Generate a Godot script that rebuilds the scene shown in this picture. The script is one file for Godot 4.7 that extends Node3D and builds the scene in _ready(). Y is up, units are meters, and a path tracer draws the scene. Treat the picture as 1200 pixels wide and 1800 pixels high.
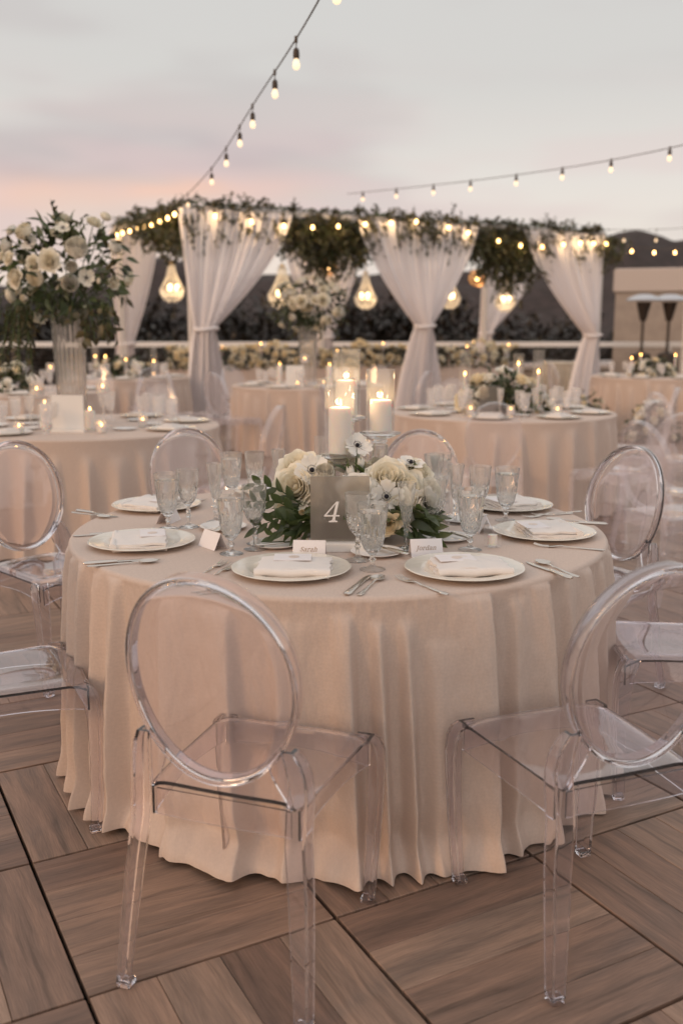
extends Node3D
# A rooftop terrace set for a wedding dinner at dusk.

# ---------------------------------------------------------------- mesh building
class Mb:
	var v := PackedVector3Array()
	var f := PackedInt32Array()
	var c := PackedColorArray()
	var col := Color.WHITE
	var colored := false

	func vert(p: Vector3) -> int:
		v.append(p)
		if colored:
			c.append(col)
		return v.size() - 1

	func tri(a: int, b: int, d: int) -> void:
		if a == b or b == d or a == d:
			return
		f.append(a)
		f.append(b)
		f.append(d)

	func quad(a: int, b: int, d: int, e: int) -> void:
		tri(a, b, d)
		tri(a, d, e)

	func fix(start: int) -> void:
		# closed pieces face outwards: clockwise seen from outside
		var o := v[f[start]]
		var vol := 0.0
		for i in range(start, f.size(), 3):
			vol += (v[f[i]] - o).dot((v[f[i + 1]] - o).cross(v[f[i + 2]] - o))
		if vol > 0.0:
			for i in range(start, f.size(), 3):
				var t := f[i]
				f[i] = f[i + 1]
				f[i + 1] = t

	func grid(rows: Array, closed := false) -> void:
		var base := v.size()
		var n: int = rows[0].size()
		for r in rows:
			for p in r:
				vert(p)
		var m := n if closed else n - 1
		for j in rows.size() - 1:
			for i in m:
				var a := base + j * n + i
				var b := base + j * n + (i + 1) % n
				quad(a, b, b + n, a + n)

	func loft(secs: Array, caps := true, reflex := -1) -> void:
		var start := f.size()
		var base := v.size()
		var n: int = secs[0].size()
		grid(secs, true)
		if caps:
			for e in [0, secs.size() - 1]:
				var s: PackedVector3Array = secs[e]
				var at: int = base + e * n
				var k: int
				if reflex >= 0:
					k = at + reflex
				else:
					var m := Vector3.ZERO
					for p in s:
						m += p
					k = vert(m / n)
				for i in n:
					if e == 0:
						tri(k, at + (i + 1) % n, at + i)
					else:
						tri(k, at + i, at + (i + 1) % n)
			fix(start)

	func lathe(prof: Array, seg: int, o := Vector3.ZERO, mod = null, sx := 1.0) -> void:
		var start := f.size()
		var prev := []
		for j in prof.size():
			var r: float = prof[j].x
			var y: float = prof[j].y
			var row := []
			if r < 1e-5:
				var k := vert(o + Vector3(0, y, 0))
				for i in seg:
					row.append(k)
			else:
				for i in seg:
					var a := TAU * i / seg
					var rr := r * (mod.call(a, j, y) as float if mod != null else 1.0)
					row.append(vert(o + Vector3(rr * sin(a) * sx, y, rr * cos(a))))
			if j > 0:
				for i in seg:
					var n := (i + 1) % seg
					quad(prev[i], prev[n], row[n], row[i])
			prev = row
		fix(start)

	func tube(path: Array, r, seg := 8, caps := true) -> void:
		var secs := []
		var up := Vector3(0.13, 0.98, 0.17).normalized()
		for i in path.size():
			var d: Vector3 = (path[mini(i + 1, path.size() - 1)] - path[maxi(i - 1, 0)]).normalized()
			var s := d.cross(up)
			if s.length() < 0.05:
				s = d.cross(Vector3.RIGHT)
			s = s.normalized()
			up = s.cross(d).normalized()
			var rr: float = r[i] if r is Array else r
			var sec := PackedVector3Array()
			for k in seg:
				var a := TAU * k / seg
				sec.append(path[i] + (s * cos(a) + up * sin(a)) * rr)
			secs.append(sec)
		loft(secs, caps)

	func cbox(o: Vector3, size: Vector3, ch := 0.0, b := Basis.IDENTITY) -> void:
		var h := size / 2
		var secs := []
		if ch <= 0.0:
			for y in [-h.y, h.y]:
				var s := PackedVector3Array()
				for q in [[-1, -1], [1, -1], [1, 1], [-1, 1]]:
					s.append(o + b * Vector3(h.x * q[0], y, h.z * q[1]))
				secs.append(s)
		else:
			for q in [[-h.y, ch], [-h.y + ch, 0.0], [h.y - ch, 0.0], [h.y, ch]]:
				var x: float = h.x - q[1]
				var z: float = h.z - q[1]
				var s := PackedVector3Array()
				for w in [[-x + ch, -z], [x - ch, -z], [x, -z + ch], [x, z - ch], [x - ch, z], [-x + ch, z], [-x, z - ch], [-x, -z + ch]]:
					s.append(o + b * Vector3(w[0], q[0], w[1]))
				secs.append(s)
		loft(secs)

	func ball(o: Vector3, r: Vector3, seg := 12, rings := 8) -> void:
		var prof := []
		for i in rings + 1:
			var a := PI * i / rings
			prof.append(Vector2(sin(a) * r.x if i > 0 and i < rings else 0.0, -cos(a) * r.y))
		lathe(prof, seg, o, null, 1.0)

	func slab(fn: Callable, nu: int, nv: int, th: float) -> void:
		# a curved sheet with thickness; fn(u, v) gives points
		var start := f.size()
		var top := []
		var bot := []
		for j in nv + 1:
			var r1 := []
			var r2 := []
			for i in nu + 1:
				var u := float(i) / nu
				var w := float(j) / nv
				var p: Vector3 = fn.call(u, w)
				var e := 0.004
				var du: Vector3 = fn.call(minf(u + e, 1), w) - fn.call(maxf(u - e, 0), w)
				var dv: Vector3 = fn.call(u, minf(w + e, 1)) - fn.call(u, maxf(w - e, 0))
				var n := du.cross(dv)
				n = n.normalized() if n.length() > 1e-12 else Vector3.UP
				r1.append(vert(p + n * th / 2))
				r2.append(vert(p - n * th / 2))
			top.append(r1)
			bot.append(r2)
		for j in nv:
			for i in nu:
				quad(top[j][i], top[j][i + 1], top[j + 1][i + 1], top[j + 1][i])
				quad(bot[j][i], bot[j + 1][i], bot[j + 1][i + 1], bot[j][i + 1])
		for i in nu:
			quad(top[0][i], bot[0][i], bot[0][i + 1], top[0][i + 1])
			quad(top[nv][i], top[nv][i + 1], bot[nv][i + 1], bot[nv][i])
		for j in nv:
			quad(top[j][0], top[j + 1][0], bot[j + 1][0], bot[j][0])
			quad(top[j][nu], bot[j][nu], bot[j + 1][nu], top[j + 1][nu])
		fix(start)

	func add(o: Mb, x: Transform3D) -> void:
		var base := v.size()
		for p in o.v:
			vert(x * p)
		for i in o.f:
			f.append(base + i)

	func smooth() -> ArrayMesh:
		var n := PackedVector3Array()
		n.resize(v.size())
		for i in range(0, f.size(), 3):
			var a := f[i]
			var b := f[i + 1]
			var d := f[i + 2]
			var k := (v[d] - v[a]).cross(v[b] - v[a])
			n[a] += k
			n[b] += k
			n[d] += k
		for i in n.size():
			n[i] = n[i].normalized() if n[i].length() > 1e-14 else Vector3.UP
		return make(v, n, f, c)

	func crease(deg := 35.0) -> ArrayMesh:
		var nf := f.size() / 3
		var fn := PackedVector3Array()
		fn.resize(nf)
		var count := PackedInt32Array()
		count.resize(v.size() + 1)
		for i in nf:
			fn[i] = (v[f[3 * i + 2]] - v[f[3 * i]]).cross(v[f[3 * i + 1]] - v[f[3 * i]])
			for k in 3:
				count[f[3 * i + k] + 1] += 1
		for i in v.size():
			count[i + 1] += count[i]
		var fill := count.duplicate()
		var adj := PackedInt32Array()
		adj.resize(f.size())
		for i in nf:
			for k in 3:
				var a := f[3 * i + k]
				adj[fill[a]] = i
				fill[a] += 1
		var lim := cos(deg_to_rad(deg))
		var unit := PackedVector3Array()
		unit.resize(nf)
		for i in nf:
			unit[i] = fn[i].normalized()
		var ov := PackedVector3Array()
		var on := PackedVector3Array()
		var oc := PackedColorArray()
		var oi := PackedInt32Array()
		for i in nf:
			var u := unit[i]
			for k in 3:
				var a := f[3 * i + k]
				var s := Vector3.ZERO
				for q in range(count[a], count[a + 1]):
					if unit[adj[q]].dot(u) > lim:
						s += fn[adj[q]]
				ov.append(v[a])
				on.append(s.normalized() if s.length() > 1e-16 else u)
				if colored:
					oc.append(c[a])
				oi.append(3 * i + k)
		return make(ov, on, oi, oc)

	func make(vv, nn, ii, cc) -> ArrayMesh:
		var arr := []
		arr.resize(Mesh.ARRAY_MAX)
		arr[Mesh.ARRAY_VERTEX] = vv
		arr[Mesh.ARRAY_NORMAL] = nn
		arr[Mesh.ARRAY_INDEX] = ii
		if colored:
			arr[Mesh.ARRAY_COLOR] = cc
		var m := ArrayMesh.new()
		m.add_surface_from_arrays(Mesh.PRIMITIVE_TRIANGLES, arr)
		return m


var used := {}
var rng := RandomNumberGenerator.new()
var M := {}

func numbered(n: String) -> String:
	if not used.has(n):
		used[n] = 0
		return n
	used[n] += 1
	return "%s_%03d" % [n, used[n]]

func thing(called: String, label: String, category: String, at := Vector3.ZERO, turn := 0.0, group := "") -> Node3D:
	var o := Node3D.new()
	o.name = numbered(called)
	add_child(o, true)
	o.position = at
	o.rotation.y = turn
	tag(o, label, category, group)
	return o

func tag(o: Node, label: String, category: String, group := "") -> void:
	o.set_meta("label", label)
	o.set_meta("category", category)
	if group != "":
		o.set_meta("group", group)

func obj(called: String, m: Mesh, material: Material, parent: Node = null) -> MeshInstance3D:
	var o := MeshInstance3D.new()
	o.mesh = m
	o.material_override = material
	if parent == null:
		o.name = numbered(called)
		add_child(o, true)
	else:
		var k := 0
		var n := called
		while parent.has_node(NodePath(n)):
			k += 1
			n = "%s_%03d" % [called, k]
		o.name = n
		parent.add_child(o, true)
	return o

# many alike parts: counts names itself
func piece(called: String, k: int, m: Mesh, material: Material, parent: Node, x: Transform3D) -> MeshInstance3D:
	var o := MeshInstance3D.new()
	o.mesh = m
	o.material_override = material
	o.name = called if k == 0 else "%s_%03d" % [called, k]
	o.transform = x
	parent.add_child(o, true)
	return o

func structure(o: Node) -> void:
	o.set_meta("kind", "structure")

func stuff(o: Node) -> void:
	o.set_meta("kind", "stuff")

func dup(src: Node3D, label: String, at: Vector3, turn: float, group := "") -> Node3D:
	var o: Node3D = src.duplicate()
	var n: String = str(src.name)
	var r := RegEx.create_from_string("_[0-9]{3}$")
	o.name = numbered(r.sub(n, ""))
	add_child(o, true)
	o.position = at
	o.rotation.y = turn
	o.set_meta("label", label)
	if group != "":
		o.set_meta("group", group)
	return o

# ---------------------------------------------------------------- materials
func lin(r: float, g: float, b: float) -> Color:
	return Color(r, g, b).linear_to_srgb()

func mat(c: Color, rough := 0.6, metal := 0.0) -> StandardMaterial3D:
	var m := StandardMaterial3D.new()
	m.albedo_color = c
	m.roughness = rough
	m.metallic = metal
	return m

func noise_tex(size: int, freq: float, seed_: int, ramp: Array, normal := false, bump := 4.0, oct := 4) -> NoiseTexture2D:
	var n := FastNoiseLite.new()
	n.noise_type = FastNoiseLite.TYPE_SIMPLEX_SMOOTH
	n.seed = seed_
	n.frequency = freq
	n.fractal_octaves = oct
	var t := NoiseTexture2D.new()
	t.width = size
	t.height = size
	t.seamless = true
	t.noise = n
	if normal:
		t.as_normal_map = true
		t.bump_strength = bump
	elif ramp.size() > 0:
		var g := Gradient.new()
		var offs := PackedFloat32Array()
		var cols := PackedColorArray()
		for r in ramp:
			offs.append(r[0])
			cols.append(r[1])
		g.offsets = offs
		g.colors = cols
		t.color_ramp = g
	return t

func glass(c: Color, refr := 0.05, rough := 0.0) -> StandardMaterial3D:
	var m := mat(c, rough)
	m.albedo_color.a = 0.0
	m.transparency = BaseMaterial3D.TRANSPARENCY_ALPHA
	m.refraction_enabled = true
	m.refraction_scale = refr
	return m

func pane(c: Color, alpha: float, rough := 0.04) -> StandardMaterial3D:
	var m := mat(c, rough)
	m.albedo_color.a = alpha
	m.transparency = BaseMaterial3D.TRANSPARENCY_ALPHA
	return m

func glow(c: Color, energy: float) -> StandardMaterial3D:
	var m := mat(c, 0.5)
	m.emission_enabled = true
	m.emission = c
	m.emission_energy_multiplier = energy
	return m

func weave(scale: float, seed_: int) -> ImageTexture:
	# plain linen weave as a height picture
	var im := Image.create(256, 256, false, Image.FORMAT_RGB8)
	var r := RandomNumberGenerator.new()
	r.seed = seed_
	var wa := []
	var wb := []
	for i in 256:
		wa.append(r.randf_range(-0.12, 0.12))
		wb.append(r.randf_range(-0.12, 0.12))
	for y in 256:
		for x in 256:
			var a := sin(x * TAU / 8.0) * 0.25 + float(wa[x / 4]) + r.randf_range(-0.05, 0.05)
			var b := sin(y * TAU / 8.0) * 0.25 + float(wb[y / 4])
			var h := clampf(0.5 + (a if (x / 8 + y / 8) % 2 == 0 else b), 0, 1)
			im.set_pixel(x, y, Color(h, h, h))
	return ImageTexture.create_from_image(im)

func wood_picture() -> ImageTexture:
	# printed oak grain running along x: broad bands, fine lines, a few dark streaks
	var n := 1024
	var im := Image.create(n, n, false, Image.FORMAT_RGB8)
	var a := FastNoiseLite.new()
	a.seed = 301
	a.frequency = 1.0
	a.fractal_octaves = 3
	var b := FastNoiseLite.new()
	b.seed = 302
	b.frequency = 1.0
	b.fractal_octaves = 2
	for y in n:
		for x in n:
			var u := x / 512.0
			var w := y / 1638.0
			var warp := 0.012 * a.get_noise_2d(u * 2.2, w * 6.0 + 50.0)
			var low := a.get_noise_2d(u * 1.5, (w + warp) * 16.0)
			var fine := b.get_noise_2d(u * 9.0, (w + warp) * 210.0)
			var pore := b.get_noise_2d(u * 26.0 + 7.0, (w + warp) * 420.0)
			var dark := smoothstep(0.22, 0.55, a.get_noise_2d(u * 1.1 + 30.0, (w + warp) * 24.0 + 9.0))
			var k := 0.86 + 0.16 * low + 0.085 * fine - 0.07 * maxf(0.0, pore) - 0.11 * dark
			var warm := 0.02 * low
			im.set_pixel(x, y, Color(clampf(k + warm, 0, 1), clampf(k, 0, 1), clampf(k - warm, 0, 1)))
	return ImageTexture.create_from_image(im)

func build_materials() -> void:
	var lilac := Color(0.985, 0.972, 0.988)
	M.poly = glass(lilac, 0.05)
	M.poly_far = pane(Color(0.93, 0.89, 0.92), 0.09, 0.03)
	M.crystal = glass(Color(0.99, 0.99, 0.985), 0.045)
	M.crystal.albedo_color.a = 0.08
	M.poly.albedo_color.a = 0.02
	M.vase = glass(Color(0.97, 0.96, 0.95), 0.045)
	M.vase.albedo_color.a = 0.07
	M.water = glass(Color(0.99, 0.995, 1.0), 0.033)
	M.tube_glass = pane(Color(0.95, 0.95, 0.95), 0.045, 0.0)
	M.far_glass = pane(Color(0.95, 0.92, 0.9), 0.16, 0.05)
	M.far_water = pane(Color(0.93, 0.93, 0.95), 0.2, 0.02)
	var lw := weave(1.0, 5)
	var cloth := mat(lin(0.645, 0.51, 0.435), 0.62)
	cloth.albedo_texture = noise_tex(512, 0.012, 3, [[0.0, Color(0.93, 0.93, 0.93)], [1.0, Color(1, 1, 1)]])
	cloth.heightmap_enabled = true
	cloth.heightmap_texture = lw
	cloth.heightmap_scale = 0.014
	cloth.uv1_triplanar = true
	cloth.uv1_scale = Vector3(14, 14, 14)
	cloth.rim_enabled = true
	cloth.rim = 0.35
	cloth.rim_tint = 0.6
	M.cloth = cloth
	var cream: StandardMaterial3D = cloth.duplicate()
	cream.albedo_color = lin(0.78, 0.66, 0.52)
	M.cream_cloth = cream
	var drape := mat(lin(0.95, 0.89, 0.885), 0.9)
	drape.backlight_enabled = true
	drape.backlight = Color(0.45, 0.43, 0.43)
	drape.albedo_color.a = 0.95
	drape.transparency = BaseMaterial3D.TRANSPARENCY_ALPHA
	M.drape = drape
	var nap := mat(lin(0.80, 0.74, 0.70), 0.9)
	nap.heightmap_enabled = true
	nap.heightmap_texture = lw
	nap.heightmap_scale = 0.02
	nap.uv1_triplanar = true
	nap.uv1_scale = Vector3(16, 16, 16)
	M.napkin = nap
	M.paper = mat(lin(0.84, 0.79, 0.79), 0.8)
	M.ink = mat(lin(0.33, 0.2, 0.11), 0.5)
	M.seal = mat(lin(0.74, 0.62, 0.55), 0.35)
	M.china = mat(lin(0.80, 0.74, 0.65), 0.18)
	M.china.clearcoat_enabled = true
	M.china.clearcoat = 0.5
	M.china.clearcoat_roughness = 0.08
	M.white_china = mat(lin(0.82, 0.78, 0.75), 0.15)
	M.silver = mat(lin(0.72, 0.66, 0.60), 0.22, 1.0)
	M.wax = mat(lin(0.82, 0.76, 0.70), 0.55)
	M.wax.subsurf_scatter_enabled = true
	M.wax.subsurf_scatter_strength = 0.5
	M.wick = mat(lin(0.02, 0.015, 0.01), 0.9)
	M.flame = glow(Color(1.0, 0.72, 0.32), 14.0)
	M.far_flame = glow(Color(1.0, 0.74, 0.40), 20.0)
	M.bulb = glow(Color(1.0, 0.88, 0.72), 1.1)
	M.far_bulb = glow(Color(1.0, 0.79, 0.50), 12.0)
	M.chandelier_bulb = glow(Color(1.0, 0.84, 0.62), 9.0)
	M.bulb_glass = pane(Color(1.0, 0.95, 0.85), 0.05, 0.0)
	M.socket = mat(lin(0.05, 0.03, 0.018), 0.5)
	M.cord = mat(lin(0.10, 0.075, 0.055), 0.7)
	var petal := mat(lin(0.90, 0.84, 0.73), 0.7)
	petal.backlight_enabled = true
	petal.backlight = Color(0.7, 0.68, 0.6)
	M.petal = petal
	var petal2: StandardMaterial3D = petal.duplicate()
	petal2.albedo_color = lin(0.87, 0.75, 0.55)
	M.petal_cream = petal2
	var petal3: StandardMaterial3D = petal.duplicate()
	petal3.albedo_color = lin(0.90, 0.87, 0.84)
	M.petal_white = petal3
	M.anther = mat(lin(0.012, 0.01, 0.016), 0.8)
	var leaf_ := mat(lin(0.055, 0.085, 0.035), 0.42)
	leaf_.backlight_enabled = true
	leaf_.backlight = Color(0.35, 0.4, 0.2)
	M.leaf = leaf_
	var lv: StandardMaterial3D = leaf_.duplicate()
	lv.albedo_color = Color.WHITE
	lv.vertex_color_use_as_albedo = true
	M.leaf_mixed = lv
	M.stem = mat(lin(0.07, 0.11, 0.03), 0.6)
	var acr := mat(lin(0.66, 0.60, 0.54), 0.30)
	acr.albedo_color.a = 0.14
	acr.transparency = BaseMaterial3D.TRANSPARENCY_ALPHA
	acr.refraction_enabled = true
	acr.refraction_scale = 0.045
	M.acrylic = acr
	M.white_paint = mat(lin(0.8, 0.77, 0.75), 0.5)
	M.sign_white = mat(lin(0.82, 0.78, 0.74), 0.4)
	M.rail_paint = mat(lin(0.82, 0.78, 0.75), 0.5)
	M.cable = mat(lin(0.09, 0.07, 0.06), 0.5)
	M.post = mat(lin(0.70, 0.64, 0.60), 0.55)
	var st := mat(lin(0.44, 0.365, 0.315), 0.9)
	st.albedo_texture = noise_tex(512, 0.01, 9, [[0.0, Color(0.9, 0.9, 0.9)], [1.0, Color(1, 1, 1)]])
	st.uv1_triplanar = true
	st.uv1_scale = Vector3(0.4, 0.4, 0.4)
	M.stucco = st
	M.fascia = mat(lin(0.56, 0.48, 0.44), 0.8)
	M.dark_metal = mat(lin(0.045, 0.032, 0.025), 0.45, 0.4)
	M.hood = mat(lin(0.62, 0.63, 0.66), 0.35, 0.6)
	M.under = mat(lin(0.035, 0.028, 0.024), 0.9)
	var wood := mat(Color.WHITE, 0.55)
	M.woods = []
	var tones := [[0.235, 0.158, 0.112], [0.21, 0.140, 0.100], [0.255, 0.178, 0.128], [0.18, 0.118, 0.085]]
	var grain := wood_picture()
	var fine := noise_tex(512, 0.03, 22, [], false, 4.0, 4)
	for t in tones:
		var w: StandardMaterial3D = wood.duplicate()
		w.albedo_color = lin(t[0] * 1.66, t[1] * 1.61, t[2] * 1.68)
		w.albedo_texture = grain
		w.roughness = 0.5
		w.heightmap_enabled = true
		w.heightmap_texture = fine
		w.heightmap_scale = 0.02
		M.woods.append(w)
	M.hill = mat(lin(0.072, 0.045, 0.043), 1.0)
	M.hill.albedo_texture = noise_tex(512, 0.02, 31, [[0.0, Color(0.5, 0.5, 0.45)], [1.0, Color(1, 1, 1)]])
	M.hill.uv1_triplanar = true
	M.hill.uv1_scale = Vector3(0.01, 0.01, 0.01)
	M.ground = mat(lin(0.06, 0.05, 0.035), 1.0)
	M.bark = mat(lin(0.06, 0.045, 0.035), 0.95)
	M.crystal_bead = glow(Color(1.0, 0.86, 0.68), 0.16)  # bulb light caught in the beads is put in as a faint glow
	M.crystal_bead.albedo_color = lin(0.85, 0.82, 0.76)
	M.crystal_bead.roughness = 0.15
	M.brass = mat(lin(0.5, 0.36, 0.18), 0.3, 1.0)

# ---------------------------------------------------------------- ready
func _ready() -> void:
	rng.seed = 20240
	# camera
	var cam := Camera3D.new()
	cam.name = "camera"
	add_child(cam)
	cam.position = Vector3(0, 1.43, 0)
	cam.rotation.x = -0.1873
	cam.fov = 55.66
	cam.near = 0.1
	cam.far = 6000.0
	var attr := CameraAttributesPhysical.new()
	attr.frustum_focal_length = 22.732
	attr.frustum_focus_distance = 2.86
	attr.frustum_near = 0.1
	attr.frustum_far = 6000.0
	attr.exposure_aperture = 1.45
	cam.attributes = attr
	cam.current = true
	# sky, exposure
	var we := WorldEnvironment.new()
	we.name = "world_environment"
	var env := Environment.new()
	env.background_mode = Environment.BG_SKY
	var sky := Sky.new()
	var sm := PanoramaSkyMaterial.new()
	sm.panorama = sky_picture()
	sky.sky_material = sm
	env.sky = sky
	env.background_energy_multiplier = 1.0
	env.tonemap_mode = Environment.TONE_MAPPER_LINEAR
	env.tonemap_exposure = 1.05
	env.sdfgi_enabled = true
	env.ssao_enabled = true
	env.ssil_enabled = true
	we.environment = env
	add_child(we)
	# the last warm light of the evening, low behind the photographer's left shoulder
	var sun := DirectionalLight3D.new()
	sun.name = "evening_sun"
	sun.light_color = Color(1.0, 0.78, 0.56)
	sun.light_energy = 0.23
	sun.light_angular_distance = 11.0
	sun.shadow_enabled = true
	add_child(sun)
	sun.look_at_from_position(Vector3(-6.0, 2.6, 5.0), Vector3(0, 0, 0))
	build_materials()
	build_setting()
	build_canopy()
	build_main_table()
	build_far_tables()
	build_chairs()
	build_strings()


func sky_picture() -> ImageTexture:
	var w := 1024
	var h := 512
	var im := Image.create(w, h, false, Image.FORMAT_RGBF)
	var n1 := FastNoiseLite.new()
	n1.seed = 11
	n1.frequency = 1.0
	n1.fractal_octaves = 4
	var n2 := FastNoiseLite.new()
	n2.seed = 12
	n2.frequency = 1.0
	n2.fractal_octaves = 3
	var stops := [[0.0, Color(0.935, 0.88, 0.82)], [4.0, Color(0.92, 0.88, 0.835)], [8.0, Color(0.885, 0.862, 0.835)], [13.0, Color(0.822, 0.814, 0.80)], [20.0, Color(0.812, 0.808, 0.80)], [40.0, Color(0.84, 0.83, 0.825)], [90.0, Color(0.87, 0.85, 0.845)]]
	for y in h:
		var el := 90.0 - 180.0 * (y + 0.5) / h
		var base := Color.BLACK
		for k in stops.size() - 1:
			if el >= stops[k][0]:
				base = (stops[k][1] as Color).lerp(stops[k + 1][1], clampf((el - stops[k][0]) / (stops[k + 1][0] - stops[k][0]), 0, 1))
		if el < 0:
			base = Color(0.45, 0.38, 0.34)
		for x in w:
			var az := wrapf(360.0 * (x + 0.5) / w, -180.0, 180.0)
			var c := base
			if el >= 0:
				# soft streaks of cloud; directions on a cylinder so that the picture closes
				var a := deg_to_rad(az)
				var tilt := el + 2.5 * sin(a + 0.4)
				var s := n1.get_noise_3d(cos(a) * 1.6, sin(a) * 1.6, tilt * 0.13)
				var s2 := n2.get_noise_3d(cos(a) * 3.5, sin(a) * 3.5, tilt * 0.33)
				var low := exp(-pow((el - 8.5) / 5.5, 2.0))
				var leftness := 0.5 - 0.5 * sin(deg_to_rad(clampf(az * 4.0, -90, 90)))
				if absf(az) > 60:
					leftness = 0.5
				var band := smoothstep(-0.05, 0.42, s + 0.55 * s2) * (0.35 + 0.65 * low) * (0.35 + 0.75 * leftness)
				c = c.lerp(Color(0.735, 0.70, 0.70), band * 0.6)
				# the long lilac bank low on the left with a pink lit underside
				var wisp := 0.62 + 0.75 * n2.get_noise_3d(cos(a) * 5.0, sin(a) * 5.0, tilt * 0.75 + 20.0) + 0.4 * s
				var bank := clampf(wisp, 0.0, 1.1) * exp(-pow((el - 9.9 - 0.09 * az + 2.2 * s2) / 1.6, 2.0)) * smoothstep(8.0, -9.0, az) * smoothstep(-75.0, -25.0, az)
				c = c.lerp(Color(0.74, 0.69, 0.705), bank * 0.85)
				var pink := clampf(wisp + 0.2, 0.0, 1.1) * exp(-pow((el - 8.0 - 0.05 * az + 0.7 * s2) / 0.9, 2.0)) * smoothstep(3.0, -8.0, az) * smoothstep(-70.0, -22.0, az)
				c = c.lerp(Color(0.94, 0.775, 0.70), pink * 0.95)
				var rosy := exp(-pow((el - 4.5) / 3.0, 2.0)) * smoothstep(4.0, -12.0, az) * smoothstep(-90.0, -30.0, az)
				c = c.lerp(Color(0.92, 0.82, 0.765), rosy * 0.6)
				var veil := smoothstep(-0.25, 0.5, s2 + 0.8 * n2.get_noise_3d(cos(a) * 4.0 + 9.0, sin(a) * 4.0, tilt * 0.6)) * exp(-pow((el - 7.5) / 4.2, 2.0)) * (0.55 + 0.45 * leftness)
				c = c.lerp(Color(0.875, 0.785, 0.775), veil * 0.62)
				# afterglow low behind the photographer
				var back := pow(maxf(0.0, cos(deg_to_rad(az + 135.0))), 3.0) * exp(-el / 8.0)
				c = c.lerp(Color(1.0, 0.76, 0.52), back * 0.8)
				var o := c.srgb_to_linear()
				var side := 0.5 + 0.5 * cos(deg_to_rad(az + 150.0))
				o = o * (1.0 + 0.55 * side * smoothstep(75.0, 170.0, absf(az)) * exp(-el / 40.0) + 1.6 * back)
				im.set_pixel(x, y, o)
				continue
			im.set_pixel(x, y, c.srgb_to_linear())
	return ImageTexture.create_from_image(im)

# ---------------------------------------------------------------- the setting
func with_uv(m: ArrayMesh, fn: Callable) -> ArrayMesh:
	var a := m.surface_get_arrays(0)
	var uv := PackedVector2Array()
	for p in a[Mesh.ARRAY_VERTEX]:
		uv.append(fn.call(p))
	a[Mesh.ARRAY_TEX_UV] = uv
	var o := ArrayMesh.new()
	o.add_surface_from_arrays(Mesh.PRIMITIVE_TRIANGLES, a)
	return o

const ORD := ["first", "second", "third", "fourth", "fifth", "sixth", "seventh", "eighth", "ninth", "tenth", "eleventh", "twelfth", "thirteenth", "fourteenth", "fifteenth", "sixteenth", "seventeenth", "eighteenth", "nineteenth", "twentieth"]
const TILE := 0.6125
const TURN := 0.4931

func build_setting() -> void:
	# ground far below and hills
	var g := Mb.new()
	g.grid([[Vector3(-3000, -6, 200), Vector3(3000, -6, 200)], [Vector3(-3000, -6, -4000), Vector3(3000, -6, -4000)]])
	structure(obj("ground", g.smooth(), M.ground))
	build_hills()
	build_floor()
	build_railing()
	build_trees()
	build_buildings()
	build_heaters()

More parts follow.
